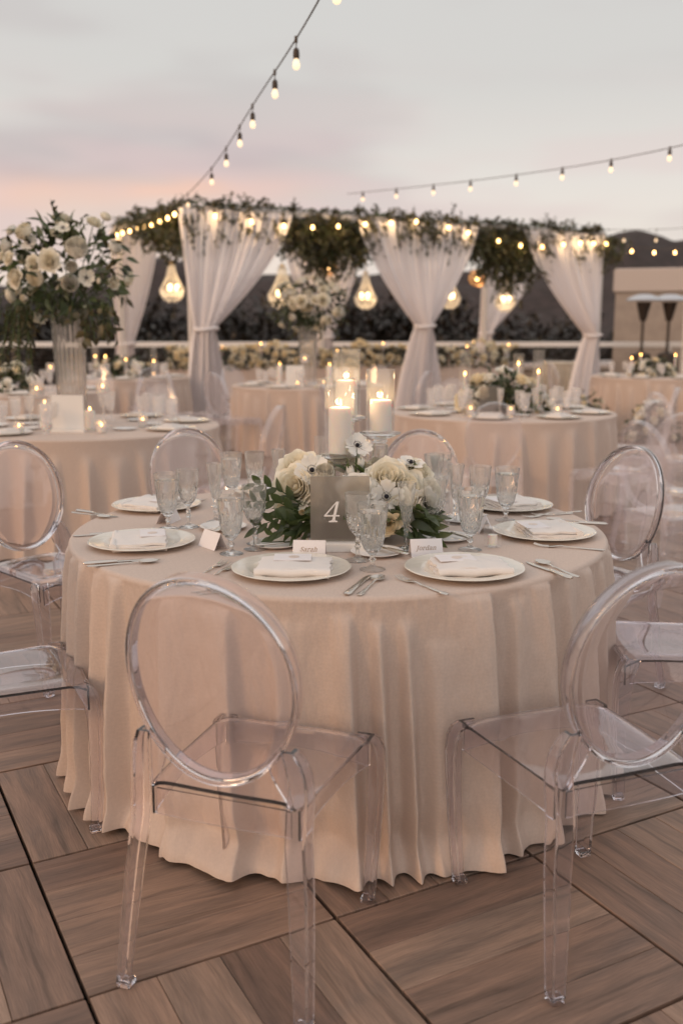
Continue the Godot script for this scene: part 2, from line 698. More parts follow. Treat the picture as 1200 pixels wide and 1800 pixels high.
func build_floor() -> void:
	var slab := Mb.new()
	slab.cbox(Vector3(0, -0.36, -11.5), Vector3(44, 0.6, 28), 0.02)
	var floor_ := obj("terrace_floor", slab.crease(), M.under)
	structure(floor_)
	var u := Vector3(cos(TURN), 0, -sin(TURN))
	var w := Vector3(-sin(TURN), 0, -cos(TURN))
	var o := Vector3(-0.5531, 0, -1.8765)
	var r := RandomNumberGenerator.new()
	r.seed = 77
	# plank meshes: six looks, grain along local x
	var planks := []
	var pw := (TILE - 0.009) / 4.0
	for k in 8:
		var m := Mb.new()
		m.cbox(Vector3(0, -0.011, 0), Vector3(TILE - 0.009, 0.022, pw - 0.0016), 0.0014)
		var off := Vector2(r.randf(), r.randf())
		planks.append(with_uv(m.crease(20), func(p: Vector3) -> Vector2: return Vector2(p.x * 0.5 + 0.16, p.z * 1.6 + 0.13) + off * Vector2(0.66, 0.72)))
	var whole := []
	for k in 6:
		var m := Mb.new()
		for q in 4:
			m.cbox(Vector3(0, -0.011, (q - 1.5) * pw), Vector3(TILE - 0.009, 0.022, pw - 0.0014), 0.0)
		var off := Vector2(r.randf(), r.randf())
		whole.append(with_uv(m.crease(20), func(p: Vector3) -> Vector2: return Vector2(p.x * 0.5 + floor(p.z / pw) * 0.37, p.z * 1.6) + off))
	var places := []
	for i in range(-50, 50):
		for j in range(-22, 62):
			var c := o + u * (i + 0.5) * TILE + w * (j + 0.5) * TILE
			if absf(c.x) < 12.0 and c.z > -25.2 and c.z < 2.2:
				var d := -c.z
				var seen: bool = d > 1.2 and absf(c.x) < d * 0.36 + 0.75 and d < 14.0
				places.append([c, (i + j) & 1, d if seen else 1000.0 + c.length()])
	places.sort_custom(func(a, b): return a[2] < b[2])
	var rest := {}
	var n_fine := 0
	for k in places.size():
		var p: Array = places[k]
		var ax: Vector3 = u if p[1] == 0 else w
		var b := Basis(ax, Vector3.UP, ax.cross(Vector3.UP))
		var c: Vector3 = p[0] + Vector3(0, r.randf_range(-0.0012, 0.0006), 0)
		if p[2] < 100.0 and n_fine < 72:
			n_fine += 1
			var t := Node3D.new()
			t.name = "tile" if k == 0 else "tile_%03d" % k
			floor_.add_child(t, true)
			t.transform = Transform3D(b, c)
			for q in 4:
				piece("plank", q, planks[r.randi() % 8], M.woods[r.randi() % 4], t, Transform3D(Basis.IDENTITY if r.randf() < 0.5 else Basis(Vector3.UP, PI), Vector3(0, 0, (q - 1.5) * pw)))
		elif p[2] < 100.0 and k < 295:
			piece("tile", k, whole[r.randi() % 6], M.woods[r.randi() % 4], floor_, Transform3D(b, c))
		else:
			var key := r.randi() % 4
			if not rest.has(key):
				rest[key] = Mb.new()
			for q in 4:
				rest[key].cbox(c + b * Vector3(0, -0.011, (q - 1.5) * pw), Vector3(TILE - 0.009, 0.022, pw - 0.0014), 0.0, b)
	for key in rest:
		var m := obj("distant_tile", with_uv(rest[key].crease(20), func(p: Vector3) -> Vector2: return Vector2(p.dot(u) * 0.5, p.dot(w) * 1.6)), M.woods[key], floor_)
		stuff(m)

func build_railing() -> void:
	var t := thing("terrace_railing", "long white topped railing with dark horizontal cables at the terrace edge", "railing", Vector3(0, 0, -25.2))
	var top := Mb.new()
	top.cbox(Vector3(0, 1.02, 0), Vector3(30, 0.13, 0.14), 0.01)
	obj("top_rail", top.crease(), M.rail_paint, t)
	for i in 15:
		var m := Mb.new()
		m.cbox(Vector3(-14.7 + i * 2.1, 0.49, 0), Vector3(0.07, 0.98, 0.07), 0.006)
		obj("post", m.crease(), M.rail_paint if i > 6 else M.cable, t)
	for i in 8:
		var m := Mb.new()
		m.cbox(Vector3(0, 0.12 + i * 0.11, 0.045), Vector3(30, 0.012, 0.012))
		obj("cable", m.crease(), M.cable, t)

func build_hills() -> void:
	# ridge heights seen along the sky line, as degrees to the side and metres at 800 m
	var prof := [[-40, 26], [-25, 30], [-19.4, 31], [-18, 30], [-15, 38], [-12.2, 50], [-10.5, 54], [-9.2, 50], [-7, 40], [-4.7, 41], [-2, 38], [1, 37], [4, 42], [8, 46], [10.8, 50], [12.6, 55], [13.9, 60], [15.4, 68], [16.4, 69.5], [17.5, 66], [18.4, 61], [19.4, 62], [22, 64], [28, 50], [40, 40]]
	var n := FastNoiseLite.new()
	n.seed = 5
	n.frequency = 0.006
	n.fractal_octaves = 5
	var m := Mb.new()
	var rows := []
	for j in 36:
		var row := PackedVector3Array()
		var d := 150.0 + 950.0 * pow(j / 35.0, 1.15)
		for i in 241:
			var az := -40.0 + 80.0 * i / 240.0
			var h := 30.0
			for k in prof.size() - 1:
				if az >= prof[k][0] and az <= prof[k + 1][0]:
					var t: float = (az - prof[k][0]) / (prof[k + 1][0] - prof[k][0])
					h = lerpf(prof[k][1], prof[k + 1][1], smoothstep(0, 1, t) * 0.5 + t * 0.5)
			var p := Vector3(sin(deg_to_rad(az)), 0, -cos(deg_to_rad(az))) * d
			var rise := smoothstep(320.0, 800.0, d) * (1.0 - 0.5 * smoothstep(800.0, 1100.0, d))
			var nn := n.get_noise_2d(p.x, p.z)
			p.y = -6.4 + (h + 7.8) * rise * (1.0 + 0.28 * nn * (1.0 - smoothstep(650.0, 800.0, d))) + nn * 3.0 * rise
			row.append(p)
		rows.append(row)
	m.grid(rows)
	structure(obj("hills", m.smooth(), M.hill))

func leaf_shape(m: Mb, x: Transform3D, l: float, w: float, bend := 0.25, n := 4) -> void:
	# a pointed leaf folded along its midrib, growing along +z
	var prev := []
	for j in n + 1:
		var t := float(j) / n
		var hw := w * 0.5 * pow(sin(PI * pow(t, 0.8)), 0.9)
		if j == n:
			hw = 0.0
		var y := -bend * l * t * t
		var row := [m.vert(x * Vector3(-hw, y + hw * 0.35, l * t)), m.vert(x * Vector3(0, y, l * t)), m.vert(x * Vector3(hw, y + hw * 0.35, l * t))]
		if j > 0:
			for i in 2:
				m.quad(prev[i], prev[i + 1], row[i + 1], row[i])
		prev = row

func rand_dir(r: RandomNumberGenerator) -> Vector3:
	var z := r.randf_range(-1, 1)
	var a := r.randf() * TAU
	var s := sqrt(1 - z * z)
	return Vector3(s * cos(a), z, s * sin(a))

func aim(d: Vector3, r: RandomNumberGenerator = null) -> Basis:
	# a basis whose z axis looks along d
	var up := Vector3.UP if absf(d.normalized().y) < 0.95 else Vector3.RIGHT
	var z := d.normalized()
	var x := up.cross(z).normalized()
	var b := Basis(x, z.cross(x), z)
	if r:
		b = b * Basis(Vector3(0, 0, 1), r.randf_range(-1.3, 1.3))
	return b

func build_trees() -> void:
	var r := RandomNumberGenerator.new()
	r.seed = 404
	var crowns := []
	for k in 4:
		var m := Mb.new()
		m.colored = true
		for q in 26:
			var d := rand_dir(r)
			var cc := Vector3(d.x * 2.3, 3.6 + d.y * 1.9 + r.randf() * 0.6, d.z * 2.3) * r.randf_range(0.75, 1.05)
			var cr := r.randf_range(0.7, 1.25)
			var tone := r.randf_range(0.7, 1.25)
			for i in 95:
				var e := rand_dir(r)
				var k2 := tone * r.randf_range(0.9, 1.12)
				m.col = Color(0.027 * k2, 0.019 * k2, 0.013 * k2)
				leaf_shape(m, Transform3D(aim(rand_dir(r)), cc + e * cr * pow(r.randf(), 0.4)), 0.34, 0.2, 0.2, 2)
		crowns.append(m.crease(80))
	var spots := []
	for i in 30:
		var z := -r.randf_range(42, 75)
		var px := -40 + i * 40.0 + r.randf_range(-15, 15)
		spots.append([Vector3((px - 600.0) / 1705.0 * -z, -6.0, z), r.randf_range(1.15, 1.5), i])
	var words_ := ["broad", "tall", "thin", "low", "dense"]
	var n_in := {}
	for s in spots:
		var k: int = s[2]
		var where := "behind the left drapes" if s[0].x < -6 else ("beyond the middle of the railing" if s[0].x < 6 else "beyond the right part of the railing")
		n_in[where] = n_in.get(where, -1) + 1
		var t := thing("distant_tree", "%s dark tree from the left %s" % [ORD[n_in[where]], where], "tree", s[0], r.randf() * TAU, "dark trees beyond the terrace")
		t.scale = Vector3(s[1], s[1] * r.randf_range(0.9, 1.15), s[1])
		var tr := Mb.new()
		tr.tube([Vector3(0, -0.2, 0), Vector3(0.1, 1.5, 0.05), Vector3(0.0, 3.2, 0.1), Vector3(0.1, 4.6, 0)], [0.22, 0.17, 0.12, 0.04], 7)
		for q in 3:
			var a := TAU * q / 3 + k
			tr.tube([Vector3(0.05, 2.0 + 0.3 * q, 0.05), Vector3(cos(a) * 0.8, 3.0 + 0.3 * q, sin(a) * 0.8), Vector3(cos(a) * 1.6, 3.8, sin(a) * 1.6)], [0.1, 0.06, 0.02], 5)
		obj("trunk", tr.smooth(), M.bark, t)
		obj("crown", crowns[k % 4], M.leaf_mixed, t)
	# a palm whose fronds show above the railing on the right
	for q in 2:
		var p := thing("palm_tree", ["fan of palm fronds between the rear right drape and the right front drape", "smaller palm crown behind the left front drape"][q], "palm", [Vector3(8.9, -6, -46), Vector3(-9.5, -6, -52)][q], 0.4 * q)
		var tr := Mb.new()
		tr.tube([Vector3(0, 0, 0), Vector3(0.1, 3, 0), Vector3(0.05, 6.3, 0.1)], [0.3, 0.22, 0.2], 8)
		obj("trunk", tr.smooth(), M.bark, p)
		var fr := Mb.new()
		fr.colored = true
		for i in 34:
			var a := r.randf() * TAU
			var up := r.randf_range(-0.3, 1.3)
			var k2 := r.randf_range(0.7, 1.3)
			fr.col = Color(0.075 * k2, 0.065 * k2, 0.036 * k2)
			var d := Vector3(cos(a), up, sin(a)).normalized()
			var pts := []
			for s in 7:
				pts.append(Vector3(0.05, 6.3, 0.1) + d * 2.2 * s / 6.0 + Vector3(0, -1.2 * pow(s / 6.0, 2.2), 0))
			for s in range(1, 7):
				for side in [-1, 1]:
					for h in 2:
						var dd: Vector3 = (pts[s] - pts[s - 1]).normalized()
						var lat: Vector3 = dd.cross(Vector3.UP).normalized() * side
						leaf_shape(fr, Transform3D(aim(lat * 0.8 + dd * 0.7 + Vector3(0, -0.3, 0)), pts[s].lerp(pts[s - 1], h * 0.5)), 0.7 - 0.06 * s, 0.06, 0.2, 2)
		obj("crown", fr.crease(80), M.leaf_mixed, p)

func build_buildings() -> void:
	var t := thing("stucco_building", "plain beige stucco building with pale roof band behind the patio heaters", "building", Vector3(13.86, -6, -29.2), -0.3)
	var w := Mb.new()
	w.cbox(Vector3(0, 4.2, 0), Vector3(11.0, 8.4, 7.0), 0.02)
	obj("wall", w.crease(), M.stucco, t)
	w = Mb.new()
	w.cbox(Vector3(0, 8.72, 0), Vector3(11.14, 0.64, 7.14), 0.03)
	obj("roof_band", w.crease(), M.fascia, t)
	# low block whose dark window shows over the railing
	t = thing("low_house", "low pale house with dark window just beyond the right railing", "building", Vector3(10.5, -6, -42))
	w = Mb.new()
	w.cbox(Vector3(0, 2.9, 0), Vector3(7.0, 5.8, 5.0), 0.02)
	obj("wall", w.crease(), M.stucco, t)
	w = Mb.new()
	w.cbox(Vector3(0, 5.9, 0), Vector3(7.4, 0.2, 5.4), 0.02)
	obj("roof", w.crease(), M.fascia, t)
	for x in [-2.0, -0.3]:
		w = Mb.new()
		w.cbox(Vector3(x, 5.0, 2.52), Vector3(0.9, 0.9, 0.06), 0.01)
		obj("window", w.crease(), M.dark_metal, t)
	t = thing("white_post", "tall white post holding the string lights at the right edge of the photo", "post", Vector3(6.85, 0, -19.5))
	w = Mb.new()
	w.cbox(Vector3(0, 1.52, 0), Vector3(0.18, 3.04, 0.18), 0.012)
	obj("shaft", w.crease(), M.post, t)
	w = Mb.new()
	w.cbox(Vector3(0, 3.08, 0), Vector3(0.25, 0.08, 0.25), 0.015)
	obj("cap", w.crease(), M.post, t)
	w = Mb.new()
	w.cbox(Vector3(0, 0.08, 0), Vector3(0.27, 0.16, 0.27), 0.015)
	obj("base", w.crease(), M.post, t)

func build_heaters() -> void:
	var t := thing("patio_heater", "leftmost mushroom patio heater with pale round hood", "patio heater", Vector3(7.4, 0, -24.3), 0.0, "mushroom patio heaters in front of the building")
	var m := Mb.new()
	m.lathe([Vector2(0, 0), Vector2(0.26, 0), Vector2(0.27, 0.05), Vector2(0.25, 0.55), Vector2(0.22, 0.8), Vector2(0.06, 0.86), Vector2(0, 0.86)], 20)
	obj("base", m.crease(), M.dark_metal, t)
	m = Mb.new()
	m.lathe([Vector2(0, 0.84), Vector2(0.035, 0.84), Vector2(0.035, 1.62), Vector2(0, 1.62)], 12)
	obj("pole", m.crease(), M.dark_metal, t)
	m = Mb.new()
	m.lathe([Vector2(0, 1.6), Vector2(0.07, 1.6), Vector2(0.17, 2.0), Vector2(0.18, 2.06), Vector2(0, 2.06)], 18)
	obj("burner", m.crease(), M.dark_metal, t)
	m = Mb.new()
	m.lathe([Vector2(0, 2.10), Vector2(0.2, 2.10), Vector2(0.42, 2.09), Vector2(0.43, 2.105), Vector2(0.3, 2.19), Vector2(0.15, 2.24), Vector2(0, 2.25)], 24)
	obj("hood", m.crease(), M.hood, t)
	dup(t, "second mushroom patio heater from the left", Vector3(8.05, 0, -24.35), 0.3)
	dup(t, "mushroom patio heater at the right edge by the white post", Vector3(8.62, 0, -24.2), 0.7)

# ---------------------------------------------------------------- canopy with drapes, garlands, chandeliers
const E1 := Vector3(0.866, 0, -0.5)
const E2 := Vector3(-0.5, 0, -0.866)
const P1 := Vector3(-2.2, 0, -14.6)
const BAY := 4.05
const DEEP := 3.4
const BEAM := 3.12

func canopy_point(a: float, b: float, y := 0.0) -> Vector3:
	return P1 + E1 * a + E2 * b + Vector3(0, y, 0)

func drape_mesh(top: Array, knot: float, knot_y: float, foot: Array, pleats: int, seed_: int, knot_w := 0.33, bulge := 0.13) -> ArrayMesh:
	# x along the beam, y up, z towards the front; top and foot are [left, right]
	var r := RandomNumberGenerator.new()
	r.seed = seed_
	var m := Mb.new()
	var rows := []
	var nu := pleats * 8
	var ph := []
	for i in pleats + 2:
		ph.append(r.randf_range(-0.35, 0.35))
	var nv := 44
	for j in nv + 1:
		var t := float(j) / nv
		var y := BEAM * (1.0 - t) + 0.01 * t
		var l: float
		var rt: float
		var amp: float
		var b := 0.0
		if y > knot_y:
			var s := (BEAM - y) / (BEAM - knot_y)
			var s2 := lerpf(pow(s, 1.6), s, 0.2)
			l = lerpf(top[0], knot - knot_w / 2, s2)
			rt = lerpf(top[1], knot + knot_w / 2, s2)
			amp = lerpf(0.032, 0.028, s)
			b = bulge * pow(s, 2.0)
		else:
			var s := (knot_y - y) / knot_y
			var s2 := pow(s, 0.75)
			l = lerpf(knot - knot_w / 2, foot[0], s2)
			rt = lerpf(knot + knot_w / 2, foot[1], s2)
			amp = lerpf(0.035, 0.06, s)
			b = bulge * pow(1.0 - s, 1.5) + 0.06 * s
		var row := PackedVector3Array()
		for i in nu + 1:
			var u := float(i) / nu
			var k := u * pleats
			var p0: float = ph[int(k)]
			var p1: float = ph[int(k) + 1]
			var w := k + lerpf(p0, p1, k - int(k))
			var z := amp * sin(TAU * w) + amp * 0.4 * sin(TAU * w * 2.3 + 1.0 + t * 2.0)
			z += b * (1.0 - pow(2.0 * u - 1.0, 2.0))
			row.append(Vector3(lerpf(l, rt, u), y, z + 0.02 * sin(u * 9.0 + t * 5.0)))
		rows.append(row)
	m.grid(rows)
	return m.smooth()

func drape(label: String, at: Vector3, turn: float, top: Array, knot: float, knot_y: float, foot: Array, pleats: int, seed_: int) -> void:
	var t := thing("drape", label, "drape", at, turn, "white drapes tied back on the canopy posts")
	obj("curtain", drape_mesh(top, knot, knot_y, foot, pleats, seed_), M.drape, t)
	var m := Mb.new()
	var ring := []
	for i in 17:
		var a := TAU * i / 16
		ring.append(Vector3(knot + 0.178 * cos(a), knot_y + 0.012 * sin(a * 2.0), 0.06 + 0.115 * sin(a)))
	m.tube(ring, 0.026, 7, false)
	obj("tie_band", m.smooth(), M.drape, t)

func build_canopy() -> void:
	var turn := atan2(0.5, 0.866)
	var t := thing("canopy_frame", "rectangular post and beam canopy over the long head table", "canopy frame", P1, turn)
	var m: Mb
	for a in [0.0, BAY, 2 * BAY]:
		for b in [0.0, DEEP]:
			m = Mb.new()
			m.cbox(Vector3(a, 1.54, -b), Vector3(0.10, 3.08, 0.10), 0.006)
			obj("post", m.crease(), M.post, t)
	for b in [0.0, DEEP]:
		m = Mb.new()
		m.cbox(Vector3(BAY, BEAM + 0.02, -b), Vector3(2 * BAY + 0.16, 0.08, 0.08), 0.006)
		obj("long_beam", m.crease(), M.post, t)
	for a in [0.0, BAY, 2 * BAY]:
		m = Mb.new()
		m.cbox(Vector3(a, BEAM + 0.015, -DEEP / 2), Vector3(0.07, 0.07, DEEP - 0.1), 0.006)
		obj("cross_beam", m.crease(), M.post, t)
	# drapes, front row then back row
	drape("large white drape tied at the front left post, nearest the camera", P1 + Vector3(0, 0, 0) + E2 * -0.12, turn, [-0.20, 1.60], 0.14, 1.42, [-0.20, 0.52], 17, 1)
	drape("white drape gathered to its middle at the central front post", canopy_point(BAY, -0.12), turn, [-1.30, 1.12], 0.0, 1.46, [-0.58, 0.42], 19, 2)
	drape("white drape swept to the right front post beside the beige building", canopy_point(2 * BAY, -0.12), turn, [-1.95, -0.02], -0.26, 1.30, [-0.80, 0.02], 16, 3)
	drape("narrow white drape hanging at the rear left post behind the tall vase", canopy_point(0, DEEP + 0.12), turn, [-0.12, 0.78], 0.08, 1.15, [-0.16, 0.28], 10, 4)
	drape("white rear drape behind the middle chandelier and flower vase", canopy_point(BAY, DEEP + 0.12), turn, [-0.8, 1.0], 0.12, 1.25, [-0.2, 0.45], 13, 5)
	drape("white rear drape tied beside the white rear right post", canopy_point(2 * BAY, DEEP + 0.12), turn, [-0.05, 1.75], 0.12, 1.32, [-0.12, 0.42], 13, 6)
	# garlands of greenery
	garland("leafy garland on the left front beam with a hanging corner clump", 0.0, 0.0, BAY, 0.0, 61, [[0.03, 0.5, 0.3], [0.50, 0.66, 0.8], [0.60, 0.72, 0.9], [0.68, 0.55, 0.5], [0.30, 0.25, 0.3], [0.96, 0.3, 0.35]], 0.05)
	garland("leafy garland on the right front beam with a thick hanging clump", BAY, 0.0, 2 * BAY, 0.0, 62, [[0.10, 0.30, 0.4], [0.36, 0.6, 0.7], [0.46, 0.82, 1.1], [0.55, 0.7, 0.8], [0.88, 0.4, 0.4], [1.0, 0.5, 0.45]], 0.05)
	garland("greenery along the left side beam of the canopy", 0.0, 0.0, 0.0, DEEP, 63, [[0.15, 0.45, 0.6], [0.4, 0.3, 0.4]], 0.0, 40.0)
	garland("greenery along the rear left beam of the canopy", 0.0, DEEP, BAY, DEEP, 64, [[0.5, 0.3, 0.3]], 0.0, 22.0)
	garland("greenery along the rear right beam of the canopy", BAY, DEEP, 2 * BAY, DEEP, 65, [[0.5, 0.3, 0.3]], 0.0, 22.0)
	# crystal chandeliers and rattan globes
	var ch := make_chandelier("crystal basket chandelier hanging just left of the front left drape")
	ch.position = Vector3(-2.72, 2.05, -16.0)
	dup(ch, "large crystal chandelier right of the front left drape, above the small flower vase", Vector3(-1.02, 2.0, -17.2), 0.4, "crystal basket chandeliers").scale = Vector3(1.3, 1.15, 1.3)
	dup(ch, "crystal chandelier hanging just left of the central drape", Vector3(0.43, 1.97, -17.6), 0.9, "crystal basket chandeliers")
	dup(ch, "crystal chandelier half hidden behind the right side of the central drape", Vector3(2.03, 2.0, -18.6), 1.3, "crystal basket chandeliers")
	dup(ch, "crystal chandelier hanging between the rear right drape and the right front drape", Vector3(3.10, 1.95, -18.8), 1.7, "crystal basket chandeliers")
	var gl := make_globe("small round woven lantern above the small flower vase")
	gl.position = Vector3(-0.22, 2.58, -19.2)
	var g2 := dup(gl, "round woven lantern beside the white rear right post", Vector3(2.73, 2.42, -20.0), 0.6, "round woven lanterns")
	g2.scale = Vector3(1.15, 1.15, 1.15)

func garland(label: String, a0: float, b0: float, a1: float, b1: float, seed_: int, drops: Array, spread: float, dense := 48.0) -> void:
	var r := RandomNumberGenerator.new()
	r.seed = seed_
	var p := canopy_point(a0, b0, BEAM)
	var q := canopy_point(a1, b1, BEAM)
	var t := thing("garland", label, "garland", p, 0.0, "greenery garlands on the canopy beams")
	var l := p.distance_to(q)
	var d := (q - p) / l
	var stem := Mb.new()
	var fol := Mb.new()
	fol.colored = true
	var vine := []
	for i in 25:
		vine.append(d * l * i / 24.0 + Vector3(0, 0.08 + 0.05 * sin(i * 1.7), 0) + d.cross(Vector3.UP) * (0.06 * sin(i * 2.3) - spread))
	stem.tube(vine, 0.014, 5)
	var front := -d.cross(Vector3.UP)
	for i in int(l * dense):
		# a sprig: a thin stem with leaves in pairs
		var k := r.randf()
		var s := d * l * k + Vector3(0, 0.06, 0)
		var dir := Vector3(r.randf_range(-1, 1), r.randf_range(-0.5, 1.0), r.randf_range(-1, 1)).normalized()
		var len_ := r.randf_range(0.16, 0.38) * (0.8 + 0.5 * sin(k * 17.0 + seed_) * sin(k * 7.0))
		sprig(stem, fol, s, dir, len_, r)
	for dr in drops:
		for i in int(330 * dr[2]):
			var k: float = dr[0] + r.randfn(0.0, 0.075)
			var depth: float = pow(r.randf(), 1.5) * dr[1] * (1.25 - 5.0 * absf(k - dr[0]))
			var s := d * l * k + Vector3(0, -depth, 0) + front * r.randf_range(-0.12, 0.16)
			sprig(stem, fol, s, Vector3(r.randf_range(-0.8, 0.8), r.randf_range(-1.0, 0.3), r.randf_range(-0.8, 0.8)).normalized(), r.randf_range(0.15, 0.3), r)
	obj("stem", stem.smooth(), M.stem, t)
	var fo := obj("foliage", fol.crease(80), M.leaf_mixed, t)
	stuff(fo)

func sprig(stem: Mb, fol: Mb, s: Vector3, dir: Vector3, len_: float, r: RandomNumberGenerator, leaf_l := 0.085, leaf_w := 0.042) -> void:
	var pts := []
	for j in 5:
		var u := j / 4.0
		pts.append(s + dir * len_ * u + Vector3(0, -0.35 * len_ * u * u, 0))
	stem.tube(pts, 0.003, 3, false)
	var n := int(len_ / 0.032)
	for j in n:
		var u := (j + 0.7) / n
		var p: Vector3 = pts[0].lerp(pts[4], u)
		var k := r.randf_range(0.6, 1.5)
		fol.col = Color(0.088 * k, 0.072 * k, 0.032 * k) if r.randf() < 0.5 else Color(0.055 * k, 0.052 * k, 0.026 * k)
		leaf_shape(fol, Transform3D(aim(dir + rand_dir(r) * 1.1, r), p), leaf_l * r.randf_range(0.7, 1.25), leaf_w, 0.25, 3)

func make_chandelier(label: String) -> Node3D:
	var t := thing("chandelier", label, "chandelier", Vector3.ZERO, 0.0, "crystal basket chandeliers")
	# local origin at the widest ring
	var m := Mb.new()
	m.tube([Vector3(0, 0.42, 0), Vector3(0, 0.75, 0), Vector3(0, 1.05, 0)], 0.006, 5)
	m.ball(Vector3(0, 0.42, 0), Vector3(0.05, 0.02, 0.05))
	obj("chain", m.smooth(), M.brass, t)
	m = Mb.new()
	for q in [[0.19, 0.0], [0.055, 0.38]]:
		var ring := []
		for i in 25:
			var a := TAU * i / 24
			ring.append(Vector3(q[0] * cos(a), q[1], q[0] * sin(a)))
		m.tube(ring, 0.009, 6, false)
	obj("ring", m.smooth(), M.brass, t)
	m = Mb.new()
	for k in 18:
		var a := TAU * k / 18
		for j in 11:
			var u := j / 10.0
			var rr := lerpf(0.055, 0.185, pow(u, 1.7))
			m.ball(Vector3(rr * cos(a), 0.37 - 0.36 * u, rr * sin(a)), Vector3(0.011, 0.014, 0.011), 5, 4)
	stuff(obj("bead_strands", m.smooth(), M.crystal_bead, t))
	m = Mb.new()
	for j in 7:
		var u := j / 6.0
		var rr := 0.19 * sqrt(maxf(0.0, 1.0 - pow(u * 0.93, 2)))
		var n := maxi(4, int(rr * 110))
		for k in n:
			var a := TAU * k / n + j * 0.2
			m.ball(Vector3(rr * cos(a), -0.01 - 0.19 * u, rr * sin(a)), Vector3(0.015, 0.02, 0.015), 5, 4)
	stuff(obj("bead_basket", m.smooth(), M.crystal_bead, t))
	for k in 3:
		var a := TAU * k / 3
		m = Mb.new()
		m.ball(Vector3(0.07 * cos(a), 0.02, 0.07 * sin(a)), Vector3(0.03, 0.05, 0.03))
		obj("bulb", m.smooth(), M.chandelier_bulb, t)
	lamp(t, Vector3(0.07, 0.02, 0), 0.10, 0.02)
	return t

func lamp(parent: Node, at: Vector3, energy: float, size: float) -> void:
	var o := OmniLight3D.new()
	o.name = "lamp_light"
	o.light_color = Color(1.0, 0.84, 0.62)
	o.light_energy = energy
	o.light_size = size
	o.omni_range = 12.0
	o.omni_attenuation = 2.0
	o.shadow_enabled = true
	parent.add_child(o, true)
	o.position = at

func make_globe(label: String) -> Node3D:
	var t := thing("woven_lantern", label, "lantern", Vector3.ZERO, 0.0, "round woven lanterns")
	var m := Mb.new()
	for k in 14:
		var ring := []
		var b := Basis(Vector3(sin(k * 2.4), 0.3 * cos(k * 1.3), cos(k * 2.4)).normalized(), k * 0.9)
		for i in 21:
			var a := TAU * i / 20
			ring.append(b * Vector3(0.15 * cos(a), 0.15 * sin(a), 0.012))
		m.tube(ring, 0.007, 5, false)
	obj("weave", m.smooth(), mat(lin(0.5, 0.33, 0.18), 0.6), t)
	m = Mb.new()
	m.tube([Vector3(0, 0.15, 0), Vector3(0, 0.6, 0)], 0.006, 5)
	obj("cord", m.smooth(), M.cord, t)
	m = Mb.new()
	m.ball(Vector3.ZERO, Vector3(0.045, 0.05, 0.045))
	obj("bulb", m.smooth(), M.far_bulb, t)
	lamp(t, Vector3.ZERO, 0.15, 0.03)
	return t

# ---------------------------------------------------------------- tablecloths
const TOP := 0.765

func cloth_mesh(rad: float, ridges: Array, nu: int, nv: int, flare: float, seed_: int, puddle := 0.0, depth := 1.0) -> ArrayMesh:
	# ridges: [degrees from the front, width to the left, width to the right, height, where it starts]
	var n := FastNoiseLite.new()
	n.seed = seed_
	n.frequency = 1.0
	n.fractal_octaves = 3
	var m := Mb.new()
	var rows := []
	var er := 0.014
	for q in [0.0, 0.3, 0.6, 0.85, 0.95]:
		var row := PackedVector3Array()
		for i in nu:
			var a := TAU * i / nu
			var p := Vector3(sin(a), 0, cos(a)) * maxf(0.001, q * (rad - er))
			p.y = TOP + 0.0008 * n.get_noise_2d(p.x * 4.0, p.z * 4.0)
			row.append(p)
		rows.append(row)
	for q in 6:
		var e := PI / 2 * q / 5.0
		var row := PackedVector3Array()
		for i in nu:
			var a := TAU * i / nu
			row.append(Vector3(sin(a), 0, cos(a)) * (rad - er + er * sin(e)) + Vector3(0, TOP - er + er * cos(e), 0))
		rows.append(row)
	for j in range(1, nv + 1):
		var t := float(j) / nv
		var row := PackedVector3Array()
		for i in nu:
			var deg := 360.0 * i / nu
			if deg > 180.0:
				deg -= 360.0
			var a := deg_to_rad(deg)
			var off := 0.0
			var shift := 0.0
			for k in ridges:
				var s: float = pow(clampf((t - k[4] * 0.8) / (1.0 - k[4] * 0.8), 0.0, 1.0), 0.5)
				if s <= 0.0:
					continue
				var x: float = deg - k[0] - (k[5] if k.size() > 5 else 0.0) * t
				x = fposmod(x + 180.0, 360.0) - 180.0
				var g: float = x / (k[1] if x < 0 else k[2])
				if absf(g) < 3.0:
					var e := exp(-pow(absf(g), 2.3))
					off += k[3] * 1.5 * s * e
					shift -= 0.42 * s * g * e * (k[1] if x < 0 else k[2]) * minf(1.0, k[3] / 0.05)
			off += (flare - 0.035 * depth) * pow(t, 0.6) + 0.007 * t * n.get_noise_2d(a * 6.0 + 10.0, t * 2.0) + 0.0025 * n.get_noise_2d(a * 30.0, t * 9.0)
			var y := (TOP - er) * (1.0 - t)
			var lump := n.get_noise_2d(a * 3.4, 3.0)
			var pd := puddle * exp(-pow((deg + 8.0) / 42.0, 2.0))
			# the hem meets the deck: where the cloth is long it buckles and spreads
			var low := smoothstep(0.86, 1.0, t)
			off *= 1.0 - 0.5 * low * pd / maxf(puddle, 0.001)
			off += low * (0.012 + pd * (0.55 + 0.9 * lump)) - pd * 0.3 * smoothstep(0.74, 0.9, t) * (1.0 - low)
			y += 0.004 + (0.012 * (0.5 + n.get_noise_2d(a * 5.0, 8.0)) + pd * 0.28 * maxf(0.0, lump + 0.15)) * low
			var a2 := deg_to_rad(deg + shift)
			row.append(Vector3(sin(a2), 0, cos(a2)) * (rad + off) + Vector3(0, maxf(y, 0.004), 0))
		rows.append(row)
	for row in rows:
		row.append(row[0])
	m.grid(rows)
	return m.smooth()

